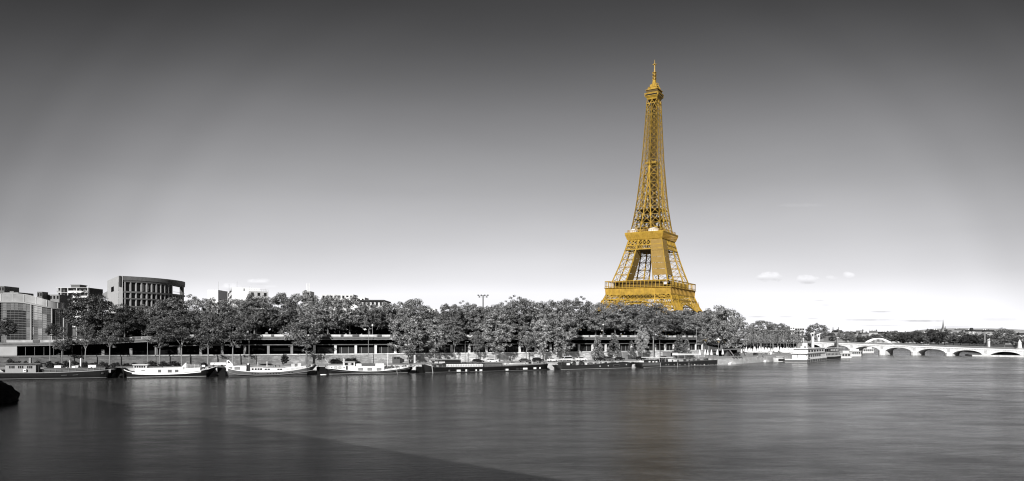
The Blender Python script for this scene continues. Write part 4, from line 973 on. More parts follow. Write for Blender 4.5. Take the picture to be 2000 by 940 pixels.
_rt = random.Random(77)
def plant_tree(p, zb, ztop, width, crown_bottom, kind, label, group=None, trunk='plane', name='plane_tree', cat='tree', rz=None):
    e = empty(name, (p.x, p.y, zb), label, cat, group, rz=_rt.uniform(0, 6.28) if rz is None else rz)
    h = ztop - zb; cb2 = max(crown_bottom - zb, .02 * h)
    c = bpy.data.objects.new('crown', _rt.choice(CROWN[kind])); COL.objects.link(c); c.parent = e; c.location = (0, 0, cb2); c.scale = (width, width * .95, (h - cb2) * 1.02)
    if trunk:
        t_ = bpy.data.objects.new('trunk', _rt.choice(TRUNK[trunk])); COL.objects.link(t_); t_.parent = e; k = min(h, (cb2 + (h - cb2) * .15) / .36); t_.scale = (h * .95, h * .95, h * .95)
    return e
def tree_px(px, d, rt, hw, rb, kind, label, group=None, trunk='plane', zb=None, name='plane_tree', **k):
    p = at(px, d); z0 = (zroad(s_at(px, d)) if d > 22 else QZ + .1) if zb is None else zb
    return plant_tree(p, z0, ZR(rt, p.y), 2 * hw / FPX * p.y * 1.08, ZR(rb, p.y), kind, label, group, trunk, name, **k)
UP = 'street trees above the railway gallery'
upper_row = [  # px, distance from the quay edge, crown top row, half width, crown bottom row, kind, label
 (10, 30, 622, 22, 660, 'dark', 'small dark tree at the photo edge in front of the glass building'),
 (105, 27, 633, 14, 660, 'dark', 'round black bush-like tree before the right part of the glass facade'),
 (176, 36, 571, 46, 648, 'dark', 'large dark spreading street tree between glass building and curved block'),
 (243, 34, 595, 34, 648, 'dark', 'dark street tree under the pale end wall of the curved block'),
 (283, 38, 597, 30, 646, 'plane', 'street tree hiding the middle base of the curved office block'),
 (330, 36, 583, 38, 650, 'plane', 'street tree covering the right foot of the curved office block'),
 (378, 40, 578, 34, 646, 'plane', 'tall street tree just right of the curved office block'),
 (424, 36, 580, 32, 650, 'plane', 'street tree below the bright windowless white block'),
 (468, 40, 582, 30, 646, 'plane', 'street tree below the long window bands of the white apartments'),
 (497, 34, 576, 34, 648, 'plane', 'street tree masking the lower right of the white apartment corner'),
 (548, 38, 573, 34, 650, 'plane', 'high street tree right of the white apartments with no house above it'),
 (596, 40, 569, 30, 646, 'plane', 'highest street tree, below the three thin white flues'),
 (640, 36, 574, 34, 648, 'plane', 'street tree under the left part of the long pale rooftop'),
 (684, 38, 580, 34, 640, 'plane', 'street tree under the right end of the long pale rooftop'),
 (722, 34, 590, 28, 642, 'plane', 'street tree directly under the thin dark flat roof'),
 (763, 38, 588, 30, 646, 'plane', 'street tree just right of the thin dark flat roof'),
 (808, 36, 582, 32, 650, 'plane', 'peaked street tree at the left side of the sky gap'),
 (845, 42, 605, 22, 650, 'plane', 'low street tree at the bottom of the sky gap'),
 (880, 36, 589, 26, 648, 'plane', 'street tree at the right side of the sky gap'),
 (912, 40, 590, 26, 650, 'plane', 'street tree left of the floodlight mast'),
 (945, 36, 594, 26, 648, 'plane', 'street tree directly below the floodlight mast'),
 (980, 40, 590, 28, 648, 'plane', 'street tree right of the floodlight mast'),
 (1014, 36, 579, 32, 650, 'plane', 'tall peaked street tree midway from floodlight mast to golden tower'),
 (1052, 40, 586, 28, 648, 'plane', 'street tree just right of the tall peaked one'),
 (1090, 36, 583, 30, 650, 'plane', 'street tree behind the big pale quay tree'),
 (1128, 40, 581, 30, 646, 'plane', 'street tree left of the golden tower base by one crown'),
 (1163, 36, 585, 30, 652, 'plane', 'street tree at the left foot of the golden tower'),
 (1202, 40, 588, 30, 648, 'plane', 'street tree below the left of the tower first platform'),
 (1240, 36, 592, 30, 650, 'plane', 'street tree below the middle of the tower first platform'),
 (1300, 40, 604, 32, 650, 'plane', 'street tree below the near corner of the golden tower'),
 (1338, 36, 604, 28, 652, 'plane', 'street tree below the visible arch of the golden tower'),
 (1375, 44, 607, 26, 660, 'plane', 'street tree at the right foot of the golden tower'),
]
for px, d, rt, hw, rb, kd, lb in upper_row:
    tree_px(px, d, rt - 2, hw * 1.22, rb + (6 if hw > 25 else 0), kd, lb, UP, 'thin' if hw < 25 else 'plane', name='street_tree' if kd == 'dark' else 'plane_tree')
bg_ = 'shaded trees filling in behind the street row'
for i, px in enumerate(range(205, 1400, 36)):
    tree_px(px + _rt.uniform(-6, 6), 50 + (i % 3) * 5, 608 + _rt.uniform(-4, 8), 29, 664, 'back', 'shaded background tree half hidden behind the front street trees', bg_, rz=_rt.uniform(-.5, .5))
QG = 'trees on the lower quay'
quay_row = [
 (121, 18, 640, 22, 691, 'loose', 'thin', 'sparse sapling on the quay above the middle of the first houseboat'),
 (167, 18, 628, 24, 675, 'loose', 'thin', 'thin pale-stemmed quay tree under the large dark street tree'),
 (214, 18, 625, 28, 681, 'loose', 'thin', 'sparse dark quay tree behind the bow of the first houseboat'),
 (312, 18, 612, 37, 679, 'loose', 'pale', 'loose quay tree behind the wheelhouse of the black-hulled white barge'),
 (355, 18, 600, 46, 675, 'loose', 'pale', 'forked quay tree behind the middle of the black-hulled white barge'),
 (406, 18, 607, 35, 687, 'loose', 'thin', 'straight-stemmed quay tree behind the white trailer'),
 (455, 18, 604, 39, 683, 'loose', 'pale', 'forked quay tree behind the stern of the grey-hulled barge'),
 (598, 18, 602, 44, 690, 'young', 'plane', 'broad loose quay tree behind the bow of the grey-hulled barge'),
 (798, 18, 603, 44, 694, 'full', 'thin', 'dense quay tree beside the small grey kiosk'),
 (850, 18, 622, 32, 690, 'full', 'thin', 'dense low quay tree behind the flat awning of the long black barge'),
 (887, 18, 617, 30, 672, 'young', 'pale', 'slim quay tree with a bare pale leaning stem'),
 (931, 18, 640, 17, 688, 'young', 'pale', 'small forked quay tree left of the dark parked cars'),
 (968, 18, 606, 40, 692, 'full', 'thin', 'dense quay tree with a dark stem above the white parked car'),
 (1028, 18, 628, 22, 682, 'young', 'pale', 'light small-leaved quay tree above the two dark parked cars'),
 (1056, 18, 612, 26, 692, 'full', 'thin', 'narrow dense quay tree left of the tallest pale one'),
 (1100, 17, 585, 34, 697, 'full', 'thin', 'tall pale quay tree leafy down to the parked vans'),
 (1167, 17, 655, 13, 704, 'cone', None, 'left small conical tree among the parked cars'),
 (1199, 17, 650, 15, 704, 'cone', None, 'larger small conical tree behind the dark parked cars'),
 (1233, 17, 666, 11, 702, 'cone', None, 'smallest conical tree beside the grey utility box'),
 (1254, 17, 636, 16, 690, 'full', 'pale', 'round-headed small tree on a pale stem above a dark car'),
 (1277, 17, 584, 40, 662, 'young', 'pale', 'tall quay tree with a thick pale trunk under the golden tower'),
 (1326, 17, 654, 13, 692, 'cone', None, 'pointed shrub-like tree left of the big willow-like trees'),
 (1341, 17, 662, 10, 692, 'cone', None, 'short pointed tree right beside the taller pointed one'),
]
for px, d, rt, hw, rb, kd, tk, lb in quay_row:
    e = tree_px(px, d, rt, hw * 1.12, rb + 3, kd, lb, QG, tk, name='conical_tree' if kd == 'cone' else 'quay_tree')
big = [(1384, 30, 603, 36, 684, 'plane', 'left of the two great trees right of the golden tower'), (1408, 24, 596, 42, 682, 'plane', 'tallest great tree right of the golden tower'), (1438, 34, 610, 32, 684, 'full', 'pale right shoulder of the great trees right of the tower'), (1358, 34, 628, 22, 686, 'full', 'small pale tree against the left side of the great trees')]
for px, d, rt, hw, rb, kd, lb in big: tree_px(px, d, rt, hw, rb, kd, lb, 'great trees right of the tower', 'plane', zb=4, name='large_tree')
right = [(1487, 622, 27, 662, 530, 'plane', 'rounded tree above the left part of the clipped row'), (1519, 628, 22, 664, 540, 'plane', 'rounded tree above the middle of the clipped row'), (1509, 641, 17, 668, 520, 'dark', 'small dark domed tree tucked under the two rounded trees'), (1536, 634, 11, 666, 560, 'plane', 'slim tree at the left edge of the terraced apartments'), (1556, 652, 8, 664, 560, 'dark', 'little tree in front of the terraced apartments'), (1540, 656, 16, 664, 530, 'dark', 'low dark greenery at the foot of the terraced apartments'), (1466, 634, 14, 668, 500, 'full', 'pale tree joining the great trees to the clipped row')]
RIGHT_TREES = right
k = 0
CL = 'clipped trees in a row above the parasols'
for i in range(17):
    px = 1456 + 111 * (i + .5) / 17; Y = 478 + 6 * math.sin(i * 1.7); p = Vector((XP(px, Y), Y, 0)); e = empty('clipped_tree', (p.x, p.y, QZ + .2), 'clipped box-shaped tree in the even row above the white parasols', 'tree', CL)
    rb, rt = 673.5 - 2.5 * i / 16, (640 if i < 5 else 643) + 1.2 * i / 16 + _rt.uniform(-.7, .7)
    c = bpy.data.objects.new('crown', CROWN['block'][i % 2]); COL.objects.link(c); c.parent = e; w = 111 / 17 / FPX * Y * 1.5; zb_ = ZR(rb, p.y); c.location = (0, 0, zb_ - QZ - .2); c.scale = (w, w * 1.4, ZR(rt, p.y) - zb_); e.rotation_euler.z = _rt.uniform(-.2, .2)
    t_ = bpy.data.objects.new('trunk', TRUNK['thin'][i % 2]); COL.objects.link(t_); t_.parent = e; t_.scale = (13, 13, 14)
def free_tree(px, rt, hw, rb, Y, kind, label, group, zb=None, name='riverside_tree', trunk='plane'):
    p = Vector((XP(px, Y), Y, 0)); z0 = zb if zb is not None else 4.5
    return plant_tree(p, z0, ZR(rt, Y), 2 * hw / FPX * Y * 1.08, ZR(rb, Y), kind, label, group, trunk, name)
for px, rt, hw, rb, Y, kd, lb in RIGHT_TREES: free_tree(px, rt, hw, rb, Y, kd, lb, 'trees between the tower and the bridge', 4, name='park_tree')
FB = 'riverside trees beyond the bridge'
for px, rt, hw, rb, Y, kd, lb in [
 (1597, 631, 26, 668, 680, 'plane', 'big round-topped tree behind the pair of horse statues'), (1577, 650, 14, 668, 640, 'dark', 'dark low tree left of the horse statue pair'),
 (1652, 645, 20, 669, 720, 'plane', 'tree right of the plain grey bridge pillar'), (1626, 655, 10, 669, 700, 'dark', 'small dark tree left of the plain grey bridge pillar')]:
    free_tree(px, rt, hw, rb, Y, kd, lb, FB, 6)
far_l = [(1672, 662, 12, 670, 940, 'plane'), (1690, 661, 14, 671, 960, 'plane'), (1706, 657, 12, 670, 980, 'plane'), (1724, 656, 14, 670, 1000, 'plane'), (1742, 650, 16, 672, 980, 'plane'), (1760, 654, 13, 672, 960, 'plane'), (1775, 653, 14, 672, 940, 'dark'),
 (1790, 650, 15, 672, 900, 'plane'), (1804, 657, 9, 672, 880, 'dark'), (1812, 655, 9, 671, 860, 'plane'), (1818, 647, 13, 672, 860, 'plane'), (1833, 652, 11, 672, 840, 'dark'), (1845, 648, 15, 672, 820, 'plane'), (1862, 658, 12, 672, 800, 'plane'), (1876, 653, 16, 672, 780, 'plane'),
 (1893, 655, 14, 674, 760, 'plane'), (1908, 656, 14, 674, 740, 'plane'), (1922, 655, 12, 675, 720, 'plane'), (1936, 659, 13, 676, 700, 'dark')]
for i, (px, rt, hw, rb, Y, kd) in enumerate(far_l):
    free_tree(px, rt - 5.5, hw * 1.35, rb + 5, Y, 'dark' if i % 5 < 3 else kd, 'tree in the continuous far riverside line above the bridge parapet', 'far riverside tree line')
free_tree(1962, 640.5, 27, 676, 560, 'plane', 'large rounded tree near the right photo edge beyond the bridge', FB, 5)
free_tree(1938, 661, 14, 677, 555, 'plane', 'lower tree left of the large rounded one at the right edge', FB, 5); free_tree(1985, 659, 12, 680, 540, 'dark', 'dark tree right of the large rounded one at the photo edge', FB, 5)
free_tree(1998, 655, 14, 679, 600, 'dark', 'dark tree cut by the right photo edge', FB, 5)
def bush(px, d, rt, hw, label, kind='bush', rb=None, name='shrub', group=None, zb=None, Y=None):
    p = at(px, d) if Y is None else Vector((XP(px, Y), Y, 0)); z0 = QZ if zb is None else zb
    e = bpy.data.objects.new(name, _rt.choice(CROWN[kind])); COL.objects.link(e); e.location = (p.x, p.y, z0); w = 2 * hw / FPX * p.y * 1.1; e.scale = (w, w * .8, ZR(rt, p.y) - z0); e.rotation_euler.z = _rt.uniform(-.4, .4)
    return tag(e, label, 'shrub', group)
bg2 = 'low shrubs along the wall foot'
for px, hw, rt in [(20, 10, 698), (34, 9, 701), (50, 7, 702), (74, 9, 703), (96, 10, 703), (112, 10, 704), (128, 9, 702), (146, 10, 703), (165, 9, 703), (183, 10, 705), (200, 9, 705), (226, 10, 705), (246, 9, 707), (262, 9, 707)]:
    bush(px, 16, rt, hw, 'low shrub in the planted strip along the wall foot at far left', group=bg2)
for px, hw, rt, lb in [(296, 12, 703, 'dense dark shrub left of the forked quay tree'), (318, 11, 704, 'dark shrub between the two quay tree stems'), (338, 14, 703, 'widest dark shrub behind the white barge cabin'), (520, 14, 709, 'flat dark shrub behind the glazed cabin of the grey barge'), (398, 9, 708, 'small round dark shrub at the white barge bow')]: bush(px, 14, rt, hw, lb)
for px, hw, rt, lb in [(655, 14, 697, 'creeper-like shrub on the stone wall left of the flagstaff'), (685, 18, 695, 'wide shrub growing over the stone wall behind the wheelhouse barge')]: bush(px, 20.5, rt, hw, lb)
e = tree_px(556, 13, 691, 9.5, 714, 'cone', 'dark stand-alone evergreen bush on the quay before the stone wall', None, None, name='evergreen_bush'); e.children[0].data = crown_mesh('crown', 555, 160, 46, .035, 'tall', leafb, .3)
for px, hw, rt, lb in [(1950, 20, 685.5, 'left half of the dark tangle under the last bridge arch'), (1974, 18, 687, 'right half of the dark tangle under the last bridge arch')]: bush(px, 0, rt, hw, lb, zb=.9, Y=480 - (px - 1953) * .45)
# ------------------------------------------------------------------ boats
class Boat:
    def __init__(s, name, px0, px1, d, label, cat='barge', beam=5.0, AB=None, group=None):
        s.A, s.B = AB if AB else (at(px0, d), at(px1, d)); s.A.z = s.B.z = 0
        s.t = (s.B - s.A); s.len = s.t.length; s.t.normalize(); s.n = Vector((-s.t.y, s.t.x, 0)); s.beam = beam
        c = (s.A + s.B) / 2 + s.n * beam / 2; s.e = empty(name, (c.x, c.y, 0), label, cat, group)
    def x(s, px, dd=0.0):           # distance along the boat that shows at this pixel column on the plane dd inboard
        k = (px - 1000) / FPX; o = s.A + s.n * dd; return (k * o.y - o.x) / (s.t.x - k * s.t.y)
    def P(s, x, dd, z): p = s.A + s.t * x + s.n * dd; return Vector((p.x, p.y, z))
    def z(s, px, row, dd=0.0): return ZR(row, s.P(s.x(px, dd), dd, 0).y)
    def hull(s, deck, mat, stern=.07, bow=.14, rake_b=2.2, rake_s=1.0, stripe=None, rail=None, name='hull', deckmat=None, blunt=(.35, .12)):
        # deck: [(px, row)] of the sheer line from the left end to the right end
        xs = [s.x(p) for p, _ in deck]; zs = [s.z(p, r) for p, r in deck]; x0, x1 = xs[0], xs[-1]; N_ = 40; secs = []; top = []
        def zz(x):
            for i in range(len(xs) - 1):
                if x <= xs[i + 1]:
                    u = (x - xs[i]) / (xs[i + 1] - xs[i]); return zs[i] + (zs[i + 1] - zs[i]) * u
            return zs[-1]
        for i in range(N_ + 1):
            u = i / N_; u = .5 - .5 * math.cos(math.pi * u) if True else u
            x = x0 + (x1 - x0) * u; f = 1.0
            if u < stern: f = blunt[0] + (1 - blunt[0]) * math.sin(math.pi / 2 * u / stern)
            if u > 1 - bow: f = blunt[1] + (1 - blunt[1]) * math.sin(math.pi / 2 * (1 - u) / bow)
            hw = s.beam / 2 * f; c = s.beam / 2; zt = .5 * (zz(x - .6) + zz(x + .6))
            xb = max(x0 + rake_s, min(x1 - rake_b, x)); xm = .5 * (x + xb)
            secs.append([s.P(x, c - hw, zt), s.P(xm, c - hw * .97, zt * .45), s.P(xb, c - hw * .9, .12), s.P(xb, c - hw * .8, -.6), s.P(xb, c + hw * .8, -.6), s.P(xb, c + hw * .9, .12), s.P(xm, c + hw * .97, zt * .45), s.P(x, c + hw, zt)])
            top.append((x, c, hw, zt, xb))
        m = MB(); m.loft(secs); h = m.build(name, mat, s.e)
        m = MB()
        for a, b in zip(top, top[1:]): m.beam(s.P(a[0], a[1] - a[2] - .05, a[3] + .04), s.P(b[0], b[1] - b[2] - .05, b[3] + .04), .16, .2)
        m.build('gunwale', rail or darkgrey, s.e)
        if stripe:
            m = MB()
            for a, b in zip(top, top[1:]):
                if b[4] - a[4] > .01: m.beam(s.P(a[4], a[1] - a[2] * .9 - .08, .28), s.P(b[4], b[1] - b[2] * .9 - .08, .28), .1, .18)
            m.build('waterline_stripe', stripe, s.e)
        s.top = top; return h
    def strake(s, rows, mat, name='rubbing_strake', th=.16):      # a raised band along the side: [(px,row)]
        m = MB()
        for (p, r), (q, r2) in zip(rows, rows[1:]):
            m.beam(s.P(s.x(p), -.14, s.z(p, r)), s.P(s.x(q), -.14, s.z(q, r2)), .14, th)
        return m.build(name, mat, s.e)
    def box(s, name, p0, p1, rt, rb, mat, d0=.5, d1=None, parent=None, rt1=None, rb1=None, slope=0.0):
        d1 = s.beam - .5 if d1 is None else d1
        x0, x1 = s.x(p0, d0), s.x(p1, d0); za, zc = s.z(p0, rb, d0), s.z(p1, rb if rb1 is None else rb1, d0); zb, zd = s.z(p0, rt, d0), s.z(p1, rt if rt1 is None else rt1, d0)
        m = MB(); m.extr([s.P(x0, d0, za), s.P(x1, d0, zc), s.P(x1 - slope, d0, zd), s.P(x0, d0, zb)], s.n * (d1 - d0)); return m.build(name, mat, parent or s.e)
    def win(s, parent, p0, p1, rt, rb, mat=None, d0=.5, frame=None, name='window'):
        x0, x1 = s.x(p0, d0), s.x(p1, d0); zb, zt = s.z(p0, rb, d0), s.z(p0, rt, d0)
        if frame:
            m = MB(); m.extr([s.P(x0 - .08, d0 - .03, zb - .08), s.P(x1 + .08, d0 - .03, zb - .08), s.P(x1 + .08, d0 - .03, zt + .08), s.P(x0 - .08, d0 - .03, zt + .08)], s.n * .025); f = m.build('window', frame, parent)
            m = MB(); m.extr([s.P(x0, d0 - .06, zb), s.P(x1, d0 - .06, zb), s.P(x1, d0 - .06, zt), s.P(x0, d0 - .06, zt)], s.n * .025); m.build(name if name != 'window' else 'window_pane', mat or glassd, parent); return f
        m = MB(); m.extr([s.P(x0, d0 - .05, zb), s.P(x1, d0 - .05, zb), s.P(x1, d0 - .05, zt), s.P(x0, d0 - .05, zt)], s.n * .045); return m.build(name, mat or glassd, parent)
    def post(s, name, p, rt, rb, mat, r=.09, dd=2.5):
        x = s.x(p, dd); m = MB(); m.tube(s.P(x, dd, s.z(p, rb, dd)), s.P(x, dd, s.z(p, rt, dd)), r, r, 8); return m.build(name, mat, s.e)
    def line(s, name, p0, r0, p1, r1, mat, w=.08, dd=.6):
        m = MB(); m.beam(s.P(s.x(p0, dd), dd, s.z(p0, r0, dd)), s.P(s.x(p1, dd), dd, s.z(p1, r1, dd)), w); return m.build(name, mat, s.e)
    def railing(s, rows, h=.9, dd=.25, step=1.5, mat=None):      # stanchions and wires along the deck edge: [(px, deck row)]
        m = MB()
        for (p, r), (q, r2) in zip(rows, rows[1:]):
            xa, xb = s.x(p, dd), s.x(q, dd); za, zb = s.z(p, r, dd), s.z(q, r2, dd); n = max(1, int((xb - xa) / step))
            for i in range(n + 1): u = i / n; x = xa + (xb - xa) * u; z = za + (zb - za) * u; m.beam(s.P(x, dd, z), s.P(x, dd, z + h), .05)
            for f in (.5, 1): m.beam(s.P(xa, dd, za + h * f), s.P(xb, dd, zb + h * f), .04)
        return m.build('railing', mat or lightgrey, s.e)
    def clutter(s, p0, p1, r0, r1, n, seed):      # crates, tables, rope heaps standing on the open deck
        rg = random.Random(seed)
        for i in range(n):
            p = p0 + (p1 - p0) * (i + rg.uniform(.1, .9)) / n; r = r0 + (r1 - r0) * (p - p0) / (p1 - p0); w = rg.uniform(1.2, 3.2); h = rg.uniform(1.6, 4.2); d0 = rg.uniform(.7, 2.6)
            s.box('deck_crate' if w > 2 else 'deck_locker', p - w / 2, p + w / 2, r - h, r + .6, rg.choice([darkgrey, black, midgrey, offwhite, white, lightgrey, darkgrey]), d0, d0 + rg.uniform(.6, 1.4))
            if i % 3 == 0: s.post('pole', p + w, r - h - rg.uniform(1, 5), r, rg.choice([offwhite, darkgrey]), .05, d0)
    def plant(s, p, rt, rb, hw, dd=2.0, kind='bush', pot=True):
        x = s.x(p, dd); q = s.P(x, dd, s.z(p, rb, dd)); e = empty('potted_plant', tuple(q), '', 'plant'); return q
DECKP = 'plants growing on the decks of the moored barges'
def deckplant(b, p, rt, rb, hw, label, dd=2.0, kind='bush'):
    q = b.P(b.x(p, dd), dd, b.z(p, rb, dd)); e = bpy.data.objects.new('deck_shrub', _rt.choice(CROWN[kind])); COL.objects.link(e); e.location = q; w = 2 * hw / FPX * q.y * 1.1; e.scale = (w, w * .8, (rb - rt) / FPX * q.y); tag(e, label, 'plant', DECKP)
D = -6.4
# 1: the long black houseboat at the left
b = Boat('houseboat', -34, 224, D, 'long black houseboat with grey cabin and low roof at the far left')
b.hull([(-34, 728.5), (10, 728.7), (80, 728.6), (120, 727.6), (160, 726), (195, 724), (212, 722.5), (224, 721)], black, stripe=midgrey, rail=lightgrey, blunt=(.6, .2))
c = b.box('cabin', 10, 70, 713.3, 728.2, G('cabin_boards', .27, .6, .12, 1.2, stretch=(6, 6, .4)))
for p in (18, 22.2, 25.8, 35.2, 39, 43, 53, 57, 60.5): b.win(c, p, p + 2.6, 714.8, 719.8)
b.box('cabin_roof', -34, 79, 709.9, 711.9, midgrey, -.1, 5.2)
b.box('roof_post', 75, 76, 712, 728, darkgrey, .4, .8); b.box('chimney', 56.2, 60, 699, 709.8, lightgrey, 2, 3)
u_ = b.box('air_conditioner', 45, 51, 721, 727, white, .0, .45); b.win(u_, 47.5, 49.8, 722.6, 725.4, darkgrey, .0, name='fan')
b.box('hatch', 86, 205, 720, 728.0, G('hatch_grey', .075, .6, .2, .5), .6, 4.4, rt1=719, rb1=723.5); b.box('hatch_rim', 84, 206, 719.2, 719.95, midgrey, .5, 4.5, rt1=718.2, rb1=718.95)
for p0, p1, rt in ((106, 119, 714.3), (140, 147, 715), (147.5, 153, 714), (172, 187.5, 713.2)): b.box('deck_box', p0, p1, rt, 719.0, white if p0 != 147.5 else offwhite, 1.5, 3.5)
b.box('deck_box', 188, 203, 714.5, 718.6, darkgrey, 1.5, 3.5)
b.post('post', 136.5, 704, 719, white, .1); b.post('flue', 157.8, 700, 716, white, .2)
b.strake([(120, 733.2), (131, 732.8)], midgrey, 'name_board', .12); b.strake([(142.5, 732.8), (153, 732.2)], midgrey, 'name_board', .12)
for p, r in ((200, 729), (213.6, 725)): m = MB(); x = b.x(p); z = b.z(p, r); m.lathe([(.34, -.08), (.42, 0), (.34, .08)], tuple(b.P(x, .25, z)), 10); m.build('fender', lightgrey, b.e)
b.line('mooring_ladder', 213.5, 721, 213.5, 728, offwhite, .12, -.05); b.line('mooring_ladder', 215.6, 721, 215.6, 728, offwhite, .12, -.05)
for p, rt, hw, lb in ((166, 708, 6, 'bushy dark plant on the houseboat hatch between white boxes'), (206, 704, 8, 'tall dark plant cluster at the houseboat bow'), (220, 708, 7, 'dark plant mass past the houseboat bow tip'), (98, 712, 6, 'dark plant beside the first white box on the houseboat')): deckplant(b, p, rt, 722 if p > 200 else 719, hw, lb)
b.railing([(84, 728.4), (120, 727.4), (160, 725.6), (205, 722.8)]); b.clutter(110, 200, 719.5, 718.6, 6, 2)
# 2: black hull, white house
b = Boat('barge', 240, 424, D, 'black-hulled barge with low white house and glazed wheelhouse at its stern')
b.hull([(240, 723), (252, 726.5), (262, 728.6), (285, 729.8), (310, 729.9), (335, 729.2), (360, 727.6), (385, 725), (405, 721.5), (416, 718.2), (424, 715)], black, stripe=lightgrey, rail=white, blunt=(.4, .06), bow=.2, rake_b=3.2)
b.strake([(258, 729.6), (272, 730.9), (300, 731.4), (330, 730.8), (362, 729.3), (393, 726.2)], white, th=.3)
c = b.box('house', 264, 357, 719.4, 729.8, white, .5, None, rt1=717.8, rb1=727.4)
for p0, p1 in ((309, 314.5), (328, 335), (342, 348)): b.win(c, p0, p1, 722.6, 727.2, midgrey, .5, frame=lightgrey)
b.win(c, 276, 283, 723, 725.5, lightgrey, .5, name='name_board')
w_ = b.box('wheelhouse', 260.5, 287, 713.6, 723.5, offwhite, .9, 4.1)
for p in (262.5, 267, 271.6, 276, 280.6): b.win(w_, p, p + 3.2, 714.8, 718.4, glassd, .9)
b.box('wheelhouse_roof', 258, 288.5, 712.3, 713.5, white, .6, 4.4)
b.box('coaming', 357.5, 391, 720.0, 727.2, white, .7, None, rt1=718.2, rb1=724.2)
b.box('skylight', 301, 316, 716.3, 719, midgrey, 1.5, 3.5)
m = MB(); x0, x1, x2 = b.x(353, 2), b.x(364, 2), b.x(362.5, 2); m.extr([b.P(x0, 2, b.z(353, 718.4, 2)), b.P(x1, 2, b.z(364, 718, 2)), b.P(x1, 2, b.z(364, 708.5, 2)), b.P(x2, 2, b.z(362, 708.8, 2))], b.n * .5); m.build('folded_awning', canvas, b.e)
for p in (366, 373, 380, 387, 391): b.post('rail_post', p, 711, 719, offwhite, .05, 1.2)
b.line('rail', 366, 712, 391, 711.4, offwhite, .07, 1.2); b.line('rail', 366, 715, 391, 714.4, offwhite, .07, 1.2)
m = MB(); q = b.P(b.x(398, 2.5), 2.5, b.z(398, 713.5, 2.5)); m.lathe([(.2, -.85), (.75, -.6), (.95, 0), (.75, .6), (.2, .85)], tuple(q), 10); m.build('covered_winch', black, b.e, True); b.box('deck_box', 394, 400.5, 713.2, 717, white, 1.2, 2.0)
for p in (397, 400, 403.5): b.post('bollard', p, 719.2, 722.6, midgrey, .12, 1.2)
m = MB(); m.lathe([(.5, -.06), (.6, 0), (.5, .06)], tuple(b.P(b.x(404.5, .2), .2, b.z(404.5, 721.8))), 12); m.build('lifebuoy', offwhite, b.e)
b.railing([(391, 723.6), (405, 721), (420, 716)]); b.clutter(392, 414, 721.5, 718.5, 4, 3)
# 3: pale grey hull
b = Boat('barge', 439, 621, D, 'pale grey-hulled barge with white deckhouses and a row of small portholes')
b.hull([(439, 716.5), (447, 720.5), (460, 723.6), (480, 725.8), (505, 727.2), (530, 727), (550, 726), (575, 723.2), (597, 719.4), (612, 715.8), (621, 712.8)], hullgrey, stripe=black, rail=white, blunt=(.45, .06), bow=.2, rake_b=3.4, rake_s=1.2)
b.strake([(441, 724), (450, 728.5), (465, 731.4), (500, 733), (540, 732.2), (575, 729), (612, 723)], lightgrey, th=.12)
for p in (492.5, 498.5, 504, 523, 528.5, 534, 539.5, 545, 564.5, 570.5):
    x = b.x(p); z = b.z(p, 729.9 if p < 550 else 727.7); m = MB(); q = b.P(x, -.02, z); m.tube(q - b.n * .02, q + b.n * .3, .17, .17, 10); m.build('porthole', black, b.e)
c = b.box('aft_house', 442, 481, 714.8, 724.6, white)
for p0, p1 in ((447, 453), (458.4, 468.6)): b.win(c, p0, p1, 717.6, 721.8, lightgrey, .5, frame=midgrey)
m = MB(); dd = 1.4
m.extr([b.P(b.x(px, dd), dd, b.z(px, r, dd)) for px, r in ((442, 714.6), (442.6, 704.8), (445, 703.4), (447.5, 704), (455, 711.5), (455.5, 714.6))], b.n * 2.2); sp = m.build('launch_cabin', white, b.e)
m = MB(); m.extr([b.P(b.x(px, dd), dd - .04, b.z(px, r, dd)) for px, r in ((444.5, 708.5), (445.5, 705), (450.5, 709.8), (450.5, 710.3))], b.n * .03); m.build('windscreen', glassd, sp)
b.box('engine_column', 481.5, 488.5, 711.5, 724.4, darkgrey, 1.0, 3.5); b.box('white_panel', 483.3, 485.8, 709.8, 713, white, .85, 1.0)
c = b.box('glazed_saloon', 489, 514, 717.4, 727.2, white)
for p in (491.5, 497.5, 503, 508): b.win(c, p, p + 3.8, 719.6, 723.0, glassd)
c = b.box('house', 514.2, 555, 718.4, 727, white, .5, rb1=725.6)
for p in (517.3, 523, 542, 547.2): b.win(c, p, p + 3.6, 720.6, 722.6, glassd, .5, frame=lightgrey)
b.box('roof_edge', 489, 555.5, 716.6, 717.35, offwhite, .3, 4.7)
b.box('foredeck_house', 555.2, 598, 718.6, 725.2, white, .6, None, rt1=714.6, rb1=719.2)
b.box('deck_box', 569, 575.5, 710.8, 717, offwhite, 2, 3.2); b.box('deck_box', 581.5, 588, 709.5, 716, offwhite, 2.4, 3.6)
b.post('flue', 521.6, 706.3, 718, white, .13, 2.2); b.post('mast', 503.5, 707, 717, offwhite, .08, 2.4)
for p in (600, 604, 609, 613): b.post('bollard', p, 712.5, 718 - (p - 600) * .25, midgrey if p != 609 else white, .14, 1.5)
b.box('fore_locker', 598.3, 603, 714.2, 719, lightgrey, 1, 3)
b.railing([(560, 724.5), (580, 722), (600, 718.4), (618, 713.6)], .7); b.clutter(602, 618, 717.5, 713.5, 5, 4); b.clutter(520, 552, 717.2, 717, 4, 5)
